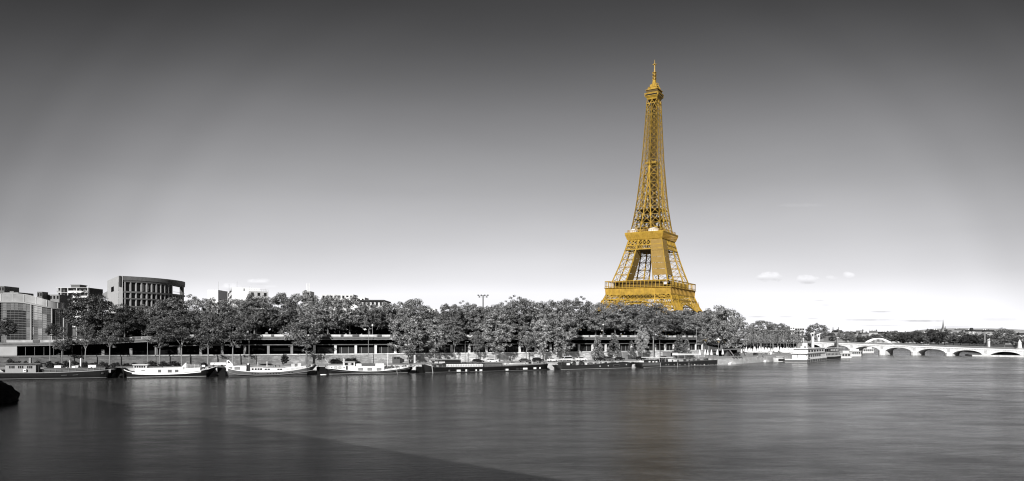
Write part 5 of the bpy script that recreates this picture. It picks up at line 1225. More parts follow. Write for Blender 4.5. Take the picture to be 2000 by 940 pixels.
# 4: black hull, white house and raised wheelhouse
b = Boat('barge', 637, 816, D, 'black-hulled barge with raised white wheelhouse, three house windows and a flagstaff')
b.hull([(637, 719.2), (650, 720.6), (668, 722.6), (690, 724.4), (715, 725.4), (740, 725), (765, 722.8), (790, 719.2), (806, 715.8), (816, 712.8)], black, stripe=lightgrey, rail=white, blunt=(.4, .06), bow=.2, rake_b=3.2)
b.strake([(640, 722), (660, 725), (690, 727.4), (725, 728.2), (760, 726), (800, 719.8)], midgrey, th=.14)
c = b.box('aft_house', 644, 675.8, 714.6, 722.8, white, rb1=723.6)
for p0, p1 in ((653.5, 658.4), (661.5, 666.3)): b.win(c, p0, p1, 716.4, 720, offwhite, .5, frame=midgrey)
for p in (648, 672): q = b.P(b.x(p, .5), .46, b.z(p, 717.6, .5)); m = MB(); m.tube(q, q + b.n * .05, .2, .2, 8); m.build('porthole', black, c)
w_ = b.box('wheelhouse', 672.5, 693, 707.6, 724.6, white, .9, 4.1)
for p0, p1 in ((673.5, 679), (680.2, 684.6), (686.4, 690.2)): b.win(w_, p0, p1, 708.9, 713.6, glassd if p0 != 680.2 else offwhite, .9, frame=midgrey)
b.win(w_, 676, 679.2, 715, 723, darkgrey, .9, name='door')
b.box('wheelhouse_roof', 671, 694, 706.6, 707.5, offwhite, .7, 4.3)
c = b.box('house', 680, 750.5, 715.6, 725.2, white)
for p in (700.2, 718.2, 736.2): b.win(c, p, p + 8.2, 719.2, 723.6, lightgrey, .5, frame=midgrey)
b.box('deck_box', 696, 706, 710.6, 715.5, white, 1.2, 3.6); b.box('covered_boat', 706.5, 733, 710.4, 715.5, tarp, 1.4, 3.6); b.box('deck_box', 733.4, 750, 710.2, 715.5, white, 1.2, 3.6)
b.box('foredeck', 750.8, 792, 721, 724, white, .8, None, rt1=716.2, rb1=718.8)
b.post('flagstaff', 670.3, 699.5, 714.6, white, .07, 1.0); m = MB(); q = b.P(b.x(670.4, 1), 1.0, b.z(670, 700, 1)); m.extr([q, q + b.t * .5 - Vector((0, 0, .3)), q + b.t * .4 - Vector((0, 0, 1.5)), q - Vector((0, 0, 1.4))], b.n * .04); m.build('flag', offwhite, b.e)
b.line('derrick', 634.5, 700.5, 642, 711.5, offwhite, .12, 1.5); b.post('mast', 757, 689.5, 716, white, .08, 1.0)
b.line('anchor_rope', 774, 718, 776, 730, offwhite, .1, -.1); b.line('anchor_rope', 779.5, 717, 782, 728.6, midgrey, .1, -.1)
for p in (806.5, 808.6): b.line('fender_rope', p, 716, p + .4, 722.5, white, .2, .6)
for p, rt, rb, hw, lb in ((755, 711, 720, 6, 'leafy plants forward of the white deck box of the wheelhouse barge'), (765, 711.5, 719, 5, 'plant tubs under the small kiosk on the barge foredeck'), (776, 713, 718, 4, 'small foredeck plant left of the white ropes'), (788, 713, 717, 4, 'small foredeck plant near the wheelhouse barge bow')): deckplant(b, p, rt, rb, hw, lb, 1.6, 'bushl')
b.railing([(752, 723.6), (775, 721), (800, 716.8), (812, 713.6)], .8); b.clutter(754, 806, 721, 715.4, 9, 6)
# small white dinghy floating between the third and fourth
d_ = Boat('dinghy', 625, 640.5, -4.2, 'small white dinghy floating between two moored barges', 'dinghy', 1.6); d_.hull([(625, 733.3), (632, 733.5), (640.5, 732.6)], white, bow=.5, stern=.3, rake_b=.5, rake_s=.2, blunt=(.5, .1)); d_.box('thwart', 630, 634, 732.6, 733.6, offwhite, .4, 1.2)
# dark pontoons added to fill the shadowed gaps between the barges
for p0, p1, rt, lb in ((225, 242, 719, 'added dark pontoon filling the shadow between the long houseboat and the white barge'), (424, 441, 718, 'added dark pontoon filling the shadow below the white trailer'), (619, 639, 717, 'added dark pontoon filling the shadow beside the small white dinghy'), (815, 832, 717, 'added dark pontoon filling the shadow before the stern of the longest black barge')):
    b = Boat('added_pontoon', p0, p1, -2.6, lb, 'pontoon', 2.2); b.hull([(p0, rt), ((p0 + p1) / 2, rt + .4), (p1, rt)], black, bow=.02, stern=.02, rake_b=.1, rake_s=.1, blunt=(.95, .95)); b.box('added_deck_planks', p0 + .5, p1 - .5, rt - .5, rt - .1, darkgrey, .1, 2.1)
    for p in (p0 + 3, p1 - 3): b.post('added_mooring_post', p, rt - 3.5, rt, midgrey, .1, 1.0)
# 5: the longest, black with white windows
b = Boat('barge', 830, 1075, D, 'longest black barge with white square hull windows and a flat awning')
b.hull([(830, 712.5), (844, 716.5), (846, 718), (900, 718.2), (945, 717.6), (985, 716.2), (1020, 714.6), (1050, 713), (1068, 711.6), (1075, 710.6)], black, stripe=midgrey, rail=darkgrey, blunt=(.5, .3), bow=.07, stern=.08, rake_b=.8, rake_s=.5)
for p0, p1, rt, rb, f in ((876, 879, 722.5, 726, 0), (892, 899.5, 722.3, 726.2, 1), (909, 912.2, 721.8, 725.8, 1), (928.6, 931.5, 721.8, 725.2, 1), (936.6, 941.8, 721.8, 725.4, 1), (987.5, 993, 720.6, 724, 1), (1021.5, 1030, 718.6, 722, 1), (1042, 1047.4, 717.8, 721.2, 1), (1053.2, 1056, 717.4, 720.4, 1)):
    b.win(b.e, p0, p1, rt, rb, white if f else midgrey, -.02, name='window')
for p0, p1, rt, rb in ((1008, 1013, 719, 722.6), (913.5, 917, 722.5, 725.8), (984, 987, 720.8, 723.8), (1015, 1021, 718.8, 721.8)): b.win(b.e, p0, p1, rt, rb, darkgrey, -.02, name='window')
c = b.box('long_house', 872, 943, 711.6, 718.2, white, .6, 4.4)
for i in range(14): b.win(c, 876 + i * 4.9, 876.5 + i * 4.9, 712, 716, lightgrey, .6, name='panel_joint')
b.box('house_base', 862, 944, 716.6, 718.6, midgrey, .45, 4.5); b.box('stair_box', 858, 871.6, 712, 718, darkgrey, .7, 4)
b.box('awning_roof', 839, 901, 702.3, 703.6, lightgrey, .1, 4.6); p_ = b.box('glazed_shelter', 849, 869, 705.4, 709.4, glassl, 1.0, 4.0); b.win(p_, 849, 869, 704, 705.2, darkgrey, 1.0, name='header')
b.box('screen_panel', 869.5, 899.5, 703.8, 711, darkgrey, .9, 4.0)
for p in (847, 856, 899.6): b.post('awning_post', p, 703.6, 717, darkgrey, .07, .8)
b.box('covered_hatch', 947, 981.5, 709.6, 717.4, tarp, .8, 4.2, rt1=709, rb1=716); b.box('hatch_top', 945.5, 983, 708.7, 709.5, lightgrey, .6, 4.4, rt1=708.1, rb1=708.9)
b.box('foredeck', 983, 1062, 713.4, 716, lightgrey, .6, 4.4, rt1=709.6, rb1=712)
m = MB(); q0, q1 = b.P(b.x(995, 2), 2, b.z(995, 709.5, 2)), b.P(b.x(1030, 2), 2, b.z(1030, 708.2, 2))
secs = []
for i in range(9):
    u = i / 8; p = q0.lerp(q1, u); w = .7 * math.sin(math.pi * min(1, .12 + u * .8)) + .05; secs.append([p - b.n * w, p + b.n * w, p + b.n * w * .5 - Vector((0, 0, .5)), p - b.n * w * .5 - Vector((0, 0, .5))])
m.loft(secs); m.build('dinghy', white, b.e)
b.line('crane_arm', 998.8, 711.5, 1002, 697, darkgrey, .22, 2.2); b.line('stern_rail', 832, 703, 846, 712.5, darkgrey, .08, 1); b.line('stern_rail', 832, 709, 842, 714, darkgrey, .08, 1)
b.line('boat_ladder', 843.4, 712, 845.6, 729, lightgrey, .3, -.2)
for p, rt, rb, hw, lb in ((908, 704.5, 711.5, 9, 'feathery deck plants just right of the dark awning screen'), (922, 703, 711.5, 8, 'pale feathery deck plants in front of a dark parked car'), (936, 705, 711.5, 7, 'deck plants at the right end of the white long house'), (1064, 705, 711, 4, 'small plants at the bow of the longest black barge')): deckplant(b, p, rt, rb, hw, lb, 2.0, 'bushl')
for p in (1052, 1058, 1066): b.post('bollard', p, 708, 712, lightgrey, .16, 1.5)
b.railing([(846, 717.8), (900, 718), (945, 717.4), (985, 716), (1020, 714.4), (1066, 711.5)], .8); b.clutter(984, 1062, 712.5, 709.8, 10, 7); b.clutter(848, 872, 716.5, 717, 4, 8)
# 6: charcoal hull with slot window
b = Boat('barge', 1088, 1243, D, 'charcoal barge with one long slot window and cluttered plant-filled deck')
b.hull([(1088, 713.4), (1102, 714.2), (1125, 714.2), (1150, 713.4), (1172, 711.8), (1200, 709.4), (1226, 707.3), (1229, 709.6), (1243, 708.8)], G('charcoal_hull', .03, .4, .2, .8), stripe=lightgrey, rail=darkgrey, blunt=(.45, .15), bow=.12, rake_b=1.2, rake_s=2.0)
s_ = b.win(b.e, 1198.5, 1209.5, 713.2, 715.2, black, -.04, frame=lightgrey)
for p, r in ((1188, 714.6), (1223.3, 712.3), (1172, 715.4)): q = b.P(b.x(p), -.06, b.z(p, r)); m = MB(); m.tube(q, q + b.n * .1, .26, .26, 10); m.build('porthole', offwhite, b.e)
c = b.box('cabin', 1099, 1115, 708.2, 714.2, darkgrey, .8, 4); b.win(c, 1108, 1113, 709.5, 712.5, offwhite, .8); b.box('cabin_roof', 1095, 1115.5, 703.4, 704.2, midgrey, .6, 4.2)
for p in (1096.5, 1104.5, 1114.5): b.post('roof_post', p, 704.2, 713, midgrey, .06, .9)
b.box('white_fender_board', 1107.5, 1113, 709.6, 714.6, white, .2, .5); b.box('deck_box', 1126, 1130, 708.5, 713.6, offwhite, 1, 2); b.box('bench', 1148, 1166, 711, 713, midgrey, 1, 2)
m = MB(); m.extr([b.P(b.x(px, 1.2), 1.2, b.z(px, r, 1.2)) for px, r in ((1162, 709), (1166, 705.5), (1168, 706.5), (1172, 711.5), (1178, 711.2), (1163, 712.8))], b.n * 1.6); m.build('upturned_tender', lightgrey, b.e)
for p, rt, rb, hw, lb in ((1098, 705, 714, 5, 'dark plants at the left end of the charcoal barge'), (1121, 703.5, 713, 5, 'deck plants left of the white deck box'), (1135, 703, 713, 7, 'dark bushy plants mid-deck of the charcoal barge'), (1153, 704.5, 713, 7, 'pale deck plants by the upturned tender'), (1236, 706, 711.5, 4, 'leafy clump at the low right end of the charcoal barge')): deckplant(b, p, rt, rb, hw, lb, 1.8, 'bushl' if p == 1153 else 'bush')
b.railing([(1118, 714), (1150, 713.2), (1172, 711.6)], .8); b.clutter(1098, 1178, 713.6, 711.4, 16, 9); b.clutter(1180, 1222, 711, 708, 5, 10)
# 7: dark barge with many small windows
b = Boat('barge', 1250, 1405, D + .6, 'dark barge with a line of small hull windows and a white-roofed canopy')
b.hull([(1250, 708.2), (1262, 708.9), (1284, 709.2), (1290, 707.4), (1315, 707.2), (1345, 706.2), (1375, 704.8), (1396, 703.6), (1405, 703)], G('dark_barge_hull', .022, .35, .3, .8), stripe=lightgrey, rail=midgrey, blunt=(.45, .5), bow=.03, rake_b=.2, rake_s=2.4)
b.strake([(1253, 715.5), (1275, 715.4), (1290, 714.6), (1345, 713.4)], midgrey, th=.1)
b.win(b.e, 1255, 1289, 710.2, 714.8, hullgrey, -.1, name='aft_plating')
for p in (1300, 1305, 1316, 1327, 1337, 1349.5, 1356, 1362, 1367.5, 1374.5, 1382.5, 1387.5, 1391.5, 1397.5, 1403): b.win(b.e, p, p + 1.7, 711.4, 713.6, white if p in (1356, 1374.5) else lightgrey, -.05, name='window')
for p in (1290, 1323.5, 1345.5): b.line('fender', p, 708.5, p, 717.5, lightgrey, .2, -.25)
w_ = b.box('wheelhouse', 1264.5, 1286, 703.6, 709.2, darkgrey, .7, 4.2)
for p in (1266.8, 1274.2, 1280.4): b.win(w_, p, p + 3.4, 705.6, 708, white, .7)
b.box('canopy_roof', 1266, 1315, 697.8, 698.8, white, .6, 4.6)
for p in (1268, 1278, 1288, 1300, 1312): b.post('canopy_post', p, 698.8, 708, offwhite, .07, .8)
b.box('locker', 1253, 1257.5, 704.6, 709, white, .8, 2); b.box('locker', 1306, 1315.5, 701.4, 706.6, white, 1.2, 3); b.box('deck_box', 1327, 1334, 703, 706.6, offwhite, 1.2, 3); b.box('deck_box', 1345, 1353, 702.6, 706, lightgrey, 1.2, 3); b.box('tarpaulin_heap', 1290, 1305, 702.6, 707, black, 1.2, 3.4); b.box('gangway', 1360, 1392, 704.2, 705, midgrey, .8, 2.2, rt1=703.4, rb1=704.2); b.box('deck_box', 1318, 1324, 702.8, 706.8, white, 2, 3)
for p in (1378, 1383.5, 1393.5): b.post('mast', p, 690 if p != 1383.5 else 684, 704.6, midgrey, .08, 2)
b.railing([(1292, 707.2), (1345, 706), (1400, 703.2)], .9); b.clutter(1288, 1398, 706.8, 703.4, 20, 11)
# floating restaurant boat seen from its blunt end
Y0 = 350.0; A = Vector((XP(1533, Y0), Y0, 0)); Bv = Vector((XP(1576.5, Y0 - 3), Y0 - 3, 0)); Dv = Vector((XP(1615, 386), 386, 0))
e = empty('restaurant_boat', tuple((A + Dv) / 2), 'white two-storey floating restaurant boat on a grey pontoon hull', 'restaurant boat')
def pr(poly, rt0, rb0, Yr): return [(p.x, p.y) for p in poly], ZR(rb0, Yr), ZR(rt0, Yr)
C4 = A + (Dv - Bv)
def ring(k, i1=0.0):      # outline of the boat inset by k metres
    c = (A + Bv + Dv + C4) / 4; return [q + (c - q).normalized() * k for q in (A, Bv, Dv, C4)]
def rp(k, z0, z1, nm, mat, poly=None, parent=e): m = MB(); m.prism([(q.x, q.y) for q in (poly or ring(k))], z0, z1); return m.build(nm, mat, parent)
zh = ZR(702.6, Y0); rp(0, -.4, zh, 'hull', G('pontoon_hull', .09, .5, .2, .5)); rp(-.18, zh + .01, zh + .35, 'gunwale', white); rp(-.06, .05, .3, 'fender_band', lightgrey)
z1 = ZR(691.5, Y0); z2 = ZR(682, Y0)
uA, uB = (Bv - A), (Dv - Bv)
def quadpoly(a0, a1, b0, b1): return [A + uA * a0 + uB * b0, A + uA * a1 + uB * b0, A + uA * a1 + uB * b1, A + uA * a0 + uB * b1]
l1 = rp(0, zh + .36, z1, 'lower_saloon', white, quadpoly(.28, .96, .05, .97)); l2 = rp(0, z1 + .4, z2, 'upper_saloon', white, quadpoly(.3, .94, .08, .95)); rp(0, z1 + .01, z1 + .39, 'mid_deck', offwhite, quadpoly(.24, 1.0, .02, 1.0)); rp(0, z2 + .01, z2 + .35, 'roof', white, quadpoly(.26, .98, .05, .98)); rp(0, z2 + .36, z2 + 1.3, 'roof_box', offwhite, quadpoly(.5, .66, .2, .3))
nA = Vector((uA.y, -uA.x, 0)).normalized(); nB = Vector((uB.y, -uB.x, 0)).normalized()
def face_win(o, d, n_, u0, u1, z0, z1, mat, par, nm='window'): p, q = o + d * u0, o + d * u1; m = MB(); m.extr([(p.x, p.y, z0), (q.x, q.y, z0), (q.x, q.y, z1), (p.x, p.y, z1)], n_ * .05); m.build(nm, mat, par)
face_win(A + uB * .05, uA, nA, .5, .525, zh + .5, z1 - .3, darkgrey, l1, 'door'); face_win(A + uB * .05, uA, nA, .9, .93, z1 - 1.0, z1 - .4, darkgrey, l1)
for i in range(6): face_win(A + uA * .96, uB, nB, .1 + i * .105, .17 + i * .105, zh + 1.2, z1 - .5, glassd, l1)
for i in range(6): face_win(A + uA * .94, uB, nB, .12 + i * .135, .2 + i * .135, z1 + .9, z2 - .6, glassd, l2)
q = MB()
for i in range(9): p = Bv + uB * (.03 + i * .115) + nB * .04; q.beam((p.x, p.y, .2), (p.x, p.y, zh), .12)
q.build('fender_posts', lightgrey, e)
q = MB()
for i in range(15): p = A + uA * (.02 + i * .068) - nA * .1; q.beam((p.x, p.y, zh + .35), (p.x, p.y, zh + 1.3), .06)
p, r = A + uA * .02 - nA * .1, A + uA * .98 - nA * .1; q.beam((p.x, p.y, zh + 1.3), (r.x, r.y, zh + 1.3), .08); q.build('deck_rail', offwhite, e)
p = A + uA * .7; bush(1575, 0, 696.5, 7, 'plant tubs on the open end deck of the restaurant boat', 'bushl', zb=zh + .35, Y=351.5, name='deck_shrub', group=DECKP)
# excursion boats beyond
def tour(px0, px1, row, Yc, ang, label, hmat, decks=1, L=None, hz=1.5):
    x0 = XP(px0, Yc); A = Vector((x0, Yc, 0)); k = (px1 - 1000) / FPX; t_ = Vector((math.cos(R(ang)), math.sin(R(ang)), 0)); l = (k * A.y - A.x) / (t_.x - k * t_.y)
    bt = Boat('excursion_boat', 0, 0, 0, label, 'excursion boat', 5.5, (A, A + t_ * l), 'excursion boats by the bridge')
    sx = [0, .1, .5, .85, 1]; sz = [hz * 1.02, hz, hz * .95, hz * 1.05, hz * 1.3]
    deck = []
    for u, z in zip(sx, sz): p = A + t_ * l * u; deck.append((1000 + FPX * p.x / p.y, HROW + (HC - z) * FPX / p.y))
    bt.hull(deck, hmat, stripe=black if hmat is white else lightgrey, rail=white, blunt=(.6, .15), bow=.18, rake_b=1.5, rake_s=.5)
    def bx(nm, u0, u1, z0, z1, mat, d0=.5, d1=5.0, par=None): m = MB(); m.extr([bt.P(l * u0, d0, z0), bt.P(l * u1, d0, z0), bt.P(l * u1, d0, z1), bt.P(l * u0, d0, z1)], bt.n * (d1 - d0)); return m.build(nm, mat, par or bt.e)
    c = bx('saloon', .08, .86, hz * .9, hz + 2.1, offwhite)
    n_ = max(4, int(l / 2.4))
    for i in range(n_): u = .1 + .74 * i / n_; bx('window', u, u + .6 * .74 / n_, hz + .6, hz + 1.7, glassd, .45, .49, c)
    bx('roof', .05, .9, hz + 2.12, hz + 2.4, white, .2, 5.3)
    if decks > 1:
        for i in range(6): m = MB(); u = .1 + .14 * i; m.beam(bt.P(l * u, .6, hz + 2.4), bt.P(l * u, .6, hz + 4.5), .1); m.build('awning_post', lightgrey, bt.e)
        c2 = bx('upper_cabin', .3, .8, hz + 2.42, hz + 4.2, darkgrey); 
        for i in range(5): bx('window', .33 + i * .09, .39 + i * .09, hz + 3, hz + 3.9, glassl, .45, .49, c2)
        bx('awning', .05, .88, hz + 4.5, hz + 4.7, white, .1, 5.4)
    else: bx('wheelhouse', .62, .76, hz + 2.42, hz + 3.6, white, 1.3, 4.2)
    return bt
tour(1612, 1648, 703, 392, 44, 'dark-hulled two-deck excursion boat half behind the white restaurant boat', darkgrey, 2, hz=2.0)
tour(1638, 1668, 701, 412, 20, 'white low excursion boat with big windows moored right of the restaurant boat', white, 1, hz=1.2)
tour(1664, 1686, 697, 455, 24, 'second white excursion boat, with its rounded bow pointing right', white, 1, hz=1.6)
tour(1686, 1711, 690.5, 575, 20, 'small white boat seen through the leftmost visible bridge arch', white, 1, hz=1.4)
d_ = Boat('motor_launch', 1519, 1535, 0, 'small white motor launch tied between quay and restaurant boat', 'launch', 3.0, (Vector((XP(1518, 362), 362, 0)), Vector((XP(1535, 366), 366, 0)))); d_.hull([(1518, 699), (1526, 699.5), (1535, 698.5)], white, bow=.4, rake_b=1, blunt=(.6, .2)); d_.box('cockpit', 1522, 1531, 696.5, 699.5, offwhite, .6, 2.4); d_.box('fender_mass', 1521, 1533, 701.5, 704.8, darkgrey, -.2, .1)
d_ = Boat('motor_launch', 1742, 1750, 0, 'tiny white boat far off under the second visible bridge arch', 'launch', 3.0, (Vector((XP(1740, 640), 640, 0)), Vector((XP(1746.5, 645), 645, 0)))); d_.hull([(1740, 685.6), (1743, 685.8), (1746.5, 685)], white, bow=.4, rake_b=.5, blunt=(.6, .2)); d_.box('cockpit', 1741.5, 1744.5, 684.4, 685.8, offwhite, .6, 2.4)

# ------------------------------------------------------------------ things on the quay
def qpt(px, d, z=QZ + .08): p, t_, n_ = bank(s_at(px, d), d); return Vector((p.x, p.y, z)), math.atan2(t_.y, t_.x)
def make_car(name, mat, kind, label, group='cars parked on the quay'):
    e = empty(name, (0, 0, 0), label, 'car', group)
    L_, Wd = (4.3, 1.76) if kind == 'hatch' else (4.6, 1.8) if kind == 'sedan' else (4.5, 1.86) if kind == 'suv' else (5.2, 2.0)
    if kind == 'sedan': low = [(-2.3, .35), (-2.3, .8), (-2.15, .95), (2.1, .92), (2.28, .7), (2.3, .35)]; cab = [(-1.75, .94), (-1.15, 1.42), (.35, 1.44), (1.15, .93)]
    elif kind == 'hatch': low = [(-2.1, .35), (-2.15, .75), (-2.05, .98), (1.3, .98), (2.05, .8), (2.15, .6), (2.15, .35)]; cab = [(-2.0, .97), (-1.6, 1.45), (.1, 1.5), (1.1, .96)]
    elif kind == 'suv': low = [(-2.25, .42), (-2.25, .9), (-2.15, 1.08), (1.3, 1.1), (2.15, .98), (2.25, .75), (2.25, .42)]; cab = [(-2.15, 1.07), (-1.9, 1.7), (.2, 1.74), (1.1, 1.09)]
    else: low = [(-2.6, .4), (-2.6, 1.1), (1.7, 1.1), (2.5, .95), (2.6, .7), (2.6, .4)]; cab = [(-2.58, 1.09), (-2.5, 2.0), (.9, 2.02), (1.75, 1.09)]
    m = MB(); W2 = Wd / 2
    def sec(poly, y0, y1, ins): 
        n = len(poly); zc = poly[0][1]
        m.loft([[(x, y0 + (ins if z > zc + .1 else 0), z) for x, z in poly], [(x, y1 - (ins if z > zc + .1 else 0), z) for x, z in poly]])
    sec(low, -W2, W2, .03); sec(cab, -W2 + .05, W2 - .05, .16); body = m.build('body', mat, e, world=False)
    m = MB(); (a, za), (b2, zb_), (c2, zc_), (d2, zd_) = cab; z0 = za + .07; z1 = zb_ - .1
    for sg in (-1, 1): m.extr([(a + .22, sg * (W2 - .055), z0), (d2 - .28, sg * (W2 - .055), z0), (c2 - .02, sg * (W2 - .19), z1), (b2 + .06, sg * (W2 - .19), z1)], (0, sg * .02, 0))
    m.extr([(d2 - .06, -W2 + .2, z0), (d2 - .06, W2 - .2, z0), (c2 + .1, W2 - .3, z1), (c2 + .1, -W2 + .3, z1)], (.04, 0, .02)); m.extr([(a + .06, -W2 + .2, z0), (a + .06, W2 - .2, z0), (b2 - .06, W2 - .3, z1), (b2 - .06, -W2 + .3, z1)], (-.04, 0, .02)); m.build('windows', glassd, e, world=False)
    for sx in (-1, 1):
        for sy in (-1, 1):
            m = MB(); x = sx * L_ * .3; m.tube((x, sy * (W2 - .2), .33), (x, sy * (W2 + .01), .33), .33, .33, 14); wv = m.build('wheel', tyre, e, world=False)
            m = MB(); m.tube((x, sy * (W2 + .012), .33), (x, sy * (W2 + .03), .33), .2, .18, 10); m.build('rim', steel, wv, world=False)
    zl = .72 if kind in ('sedan', 'hatch') else .85
    for sy in (-1, 1):
        m = MB(); m.box(L_ / 2 - .06, L_ / 2 + .02, sy * (W2 - .32) - .16, sy * (W2 - .32) + .16, zl - .1, zl + .06); m.build('headlight', white, e, world=False)
        m = MB(); m.box(-L_ / 2 - .02, -L_ / 2 + .06, sy * (W2 - .25) - .12, sy * (W2 - .25) + .12, zl - .08, zl + .1); m.build('tail_light', midgrey, e, world=False)
    return e
car_black = G('black_car_paint', .016, .25, .1, 1); car_grey = G('grey_car_paint', .07, .3, .1, 1); car_white = G('white_car_paint', .75, .3, .05, 1)
protos = {}
def car(px, d, kind, col, label, flip=False):
    k = (kind, col.name)
    if k not in protos: e = protos[k] = make_car('parked_car' if kind != 'van' else 'parked_van', col, kind, label)
    else: e = copy_tree(protos[k]); e['label'] = label
    if kind == 'van': e['category'] = 'van'
    p, a = qpt(px, d); e.location = p; e.rotation_euler = (0, 0, a + (math.pi if flip else 0))
for px, d, kd, cl_, lb, fl in [
 (934, 8, 'hatch', car_black, 'dark car half hidden by feathery barge plants', False), (962, 8, 'hatch', car_white, 'white car with a black roofline under the dense quay tree', False),
 (1025, 8, 'sedan', car_grey, 'long dark grey saloon car, left of two dark cars together', False), (1051, 8, 'suv', car_black, 'boxy black car, right of two dark cars together', False),
 (1079, 8, 'hatch', car_white, 'white car left of the tall pale quay tree', False), (1105, 8, 'van', car_white, 'white van with slanting windscreen under the tall pale quay tree', True),
 (1136, 9, 'suv', car_white, 'white tall car behind the plant-filled charcoal barge', False), (1170, 7, 'sedan', car_black, 'dark car in front of the left small conical tree', True),
 (1189, 7, 'suv', car_grey, 'dark grey upright car between the two conical trees', False), (1210, 7, 'sedan', car_black, 'dark car with low nose under the larger conical tree', False),
 (1251, 8, 'hatch', car_black, 'black hatchback alone below the round-headed small tree', False), (1297, 9, 'sedan', car_black, 'dark car showing under the white barge canopy', False),
 (1440, 12, 'suv', car_black, 'black car beside the low open pavilion', False), (1476, 11, 'hatch', car_black, 'black car alone before the white parasols', False), (1348, 10, 'sedan', car_grey, 'dark low car under the white market canopy', False)]: car(px, d, kd, cl_, lb, fl)
# lamp posts
def lamp(px, d, rt, label, head='arm', zb=None, mat=None):
    p, a = qpt(px, d); zb = p.z if zb is None else zb; z = ZR(rt, p.y); e = empty('lamp_post', (p.x, p.y, zb), label, 'lamp post', 'lamp posts along the bank'); mt = mat or steel
    m = MB(); m.tube((p.x, p.y, zb), (p.x, p.y, zb + .9), .16, .14, 8); m.tube((p.x, p.y, zb + .9), (p.x, p.y, z), .11, .07, 8); m.build('post', mt, e)
    m = MB()
    if head == 'arm': m.beam((p.x, p.y, z), (p.x + .9, p.y - .5, z + .1), .08); m.box(p.x + .6, p.x + 1.3, p.y - .75, p.y - .4, z + .02, z + .16)
    elif head == 'globe': m.lathe([(.1, 0), (.3, .2), (.34, .4), (.22, .66), (.05, .72)], (p.x, p.y, z), 10)
    elif head == 'shade': m.lathe([(1.15, 0), (1.15, .16), (.3, .62), (.05, 1.0)], (p.x, p.y, z), 14)
    m.build('lamp_head', white if head != 'arm' else mt, e)
for px, d, rt, lb, hd in [(97.5, 18.6, 654, 'thin lamp post in front of the black bush at far left', 'arm'), (288, 18.6, 664, 'thin lamp post left of the forked quay trees', 'arm'), (486.5, 18.6, 653, 'thin lamp post behind the dark column of the grey barge', 'arm'),
    (719.5, 18.6, 643, 'tall thin lamp post casting a shadow on the bare stone wall', 'arm'), (908.5, 18.6, 668, 'lamp post behind the long black barge awning', 'arm'), (1288.5, 18.6, 664, 'thin lamp post right of the thick pale trunk', 'arm'), (1360.5, 18.6, 640, 'tallest thin lamp post against the great trees', 'arm'), (1403, 18.6, 664, 'lamp post with a broad white shade before the great trees', 'shade')]: lamp(px, d, rt, lb, hd)
lamp(727.5, 24, 637.5, 'street lamp with white globe above the gallery roof', 'globe', zroad(s_at(727, 24)))
lamp(1178, 24, 636, 'slim street lamp above the gallery left of the tower', 'globe', zroad(s_at(1178, 24)))
# huts, kiosks, boards on the quay
def qbox(name, px0, px1, rt, d, depth, mat, label, cat, zb=QZ + .07, Y=None):
    pa, pb = (qpt(px0, d)[0], qpt(px1, d)[0]) if Y is None else (Vector((XP(px0, Y), Y, zb)), Vector((XP(px1, Y), Y, zb))); t_ = pb - pa; n_ = Vector((-t_.y, t_.x, 0)).normalized(); zt = ZR(rt, (pa.y + pb.y) / 2)
    e = empty(name, (pa.x, pa.y, zb), label, cat)
    def F(u, z, off=0.0): p = pa + t_ * u - n_ * off; return Vector((p.x, p.y, z))
    m = MB(); m.extr([F(0, zb), F(1, zb), F(1, zt), F(0, zt)], n_ * depth); w_ = m.build('wall', mat, e)
    def panel(nm, u0, u1, f0, f1, mt, off=.04): q = MB(); q.extr([F(u0, zb + (zt - zb) * f0, off), F(u1, zb + (zt - zb) * f0, off), F(u1, zb + (zt - zb) * f1, off), F(u0, zb + (zt - zb) * f1, off)], n_ * .03); q.build(nm, mt, e)
    q = MB(); q.extr([F(-.03, zt + .02, .15), F(1.03, zt + .02, .15), F(1.03, zt + .14, .15), F(-.03, zt + .14, .15)], n_ * (depth + .3)); q.build('roof', lightgrey, e)
    return e, F, panel, n_, zt
e, F, pn, n_, zt = qbox('kiosk', 769, 781, 697.5, 13, 2.4, midgrey, 'small grey kiosk with dark slanting side under the dense quay tree', 'kiosk'); pn('window', .05, .4, .72, .95, glassd); pn('window', .48, .95, .72, .95, glassd)
m = MB(); m.extr([F(1.02, QZ + .1, -.1), F(1.75, QZ + .6, -.1), F(1.75, QZ + 1.6, -.1), F(1.02, zt - .1, -.1)], n_ * 2); m.build('side_awning', darkgrey, e)
e, F, pn, n_, zt = qbox('utility_cabinet', 799.5, 807, 702.3, 11, 1.0, darkgrey, 'low dark cabinet next to the white upright panel', 'cabinet'); pn('label_plate', .3, .45, .55, .75, white)
e, F, pn, n_, zt = qbox('notice_panel', 808.5, 811.5, 694, 16, .3, white, 'white upright panel against the stone wall', 'notice panel'); pn('notice', .15, .85, .3, .9, offwhite)
e, F, pn, n_, zt = qbox('utility_box', 1216, 1226, 687.6, 17, 1.2, lightgrey, 'pale grey utility box against the wall by the smallest conical tree', 'utility box'); pn('door', .1, .88, .08, .92, concrete); pn('handle', .78, .82, .45, .55, darkgrey, .06)
e, F, pn, n_, zt = qbox('quay_hut', 1302, 1323, 688.6, 15, 2.4, concrete, 'pale grey hut with one dark doorway behind the dark barge', 'hut'); pn('door', .38, .5, .35, .92, darkin); pn('shelf', .1, .95, .3, .36, lightgrey, .3)
e, F, pn, n_, zt = qbox('sign_board', 1265.5, 1272, 691, 12, .2, lightgrey, 'small framed grey sign board on two legs', 'sign', zb=5.0); pn('sign_face', .1, .9, .12, .9, midgrey); q = MB(); [q.beam(F(u, QZ), F(u, 5.0), .1) for u in (.1, .9)]; q.build('leg', darkgrey, e)
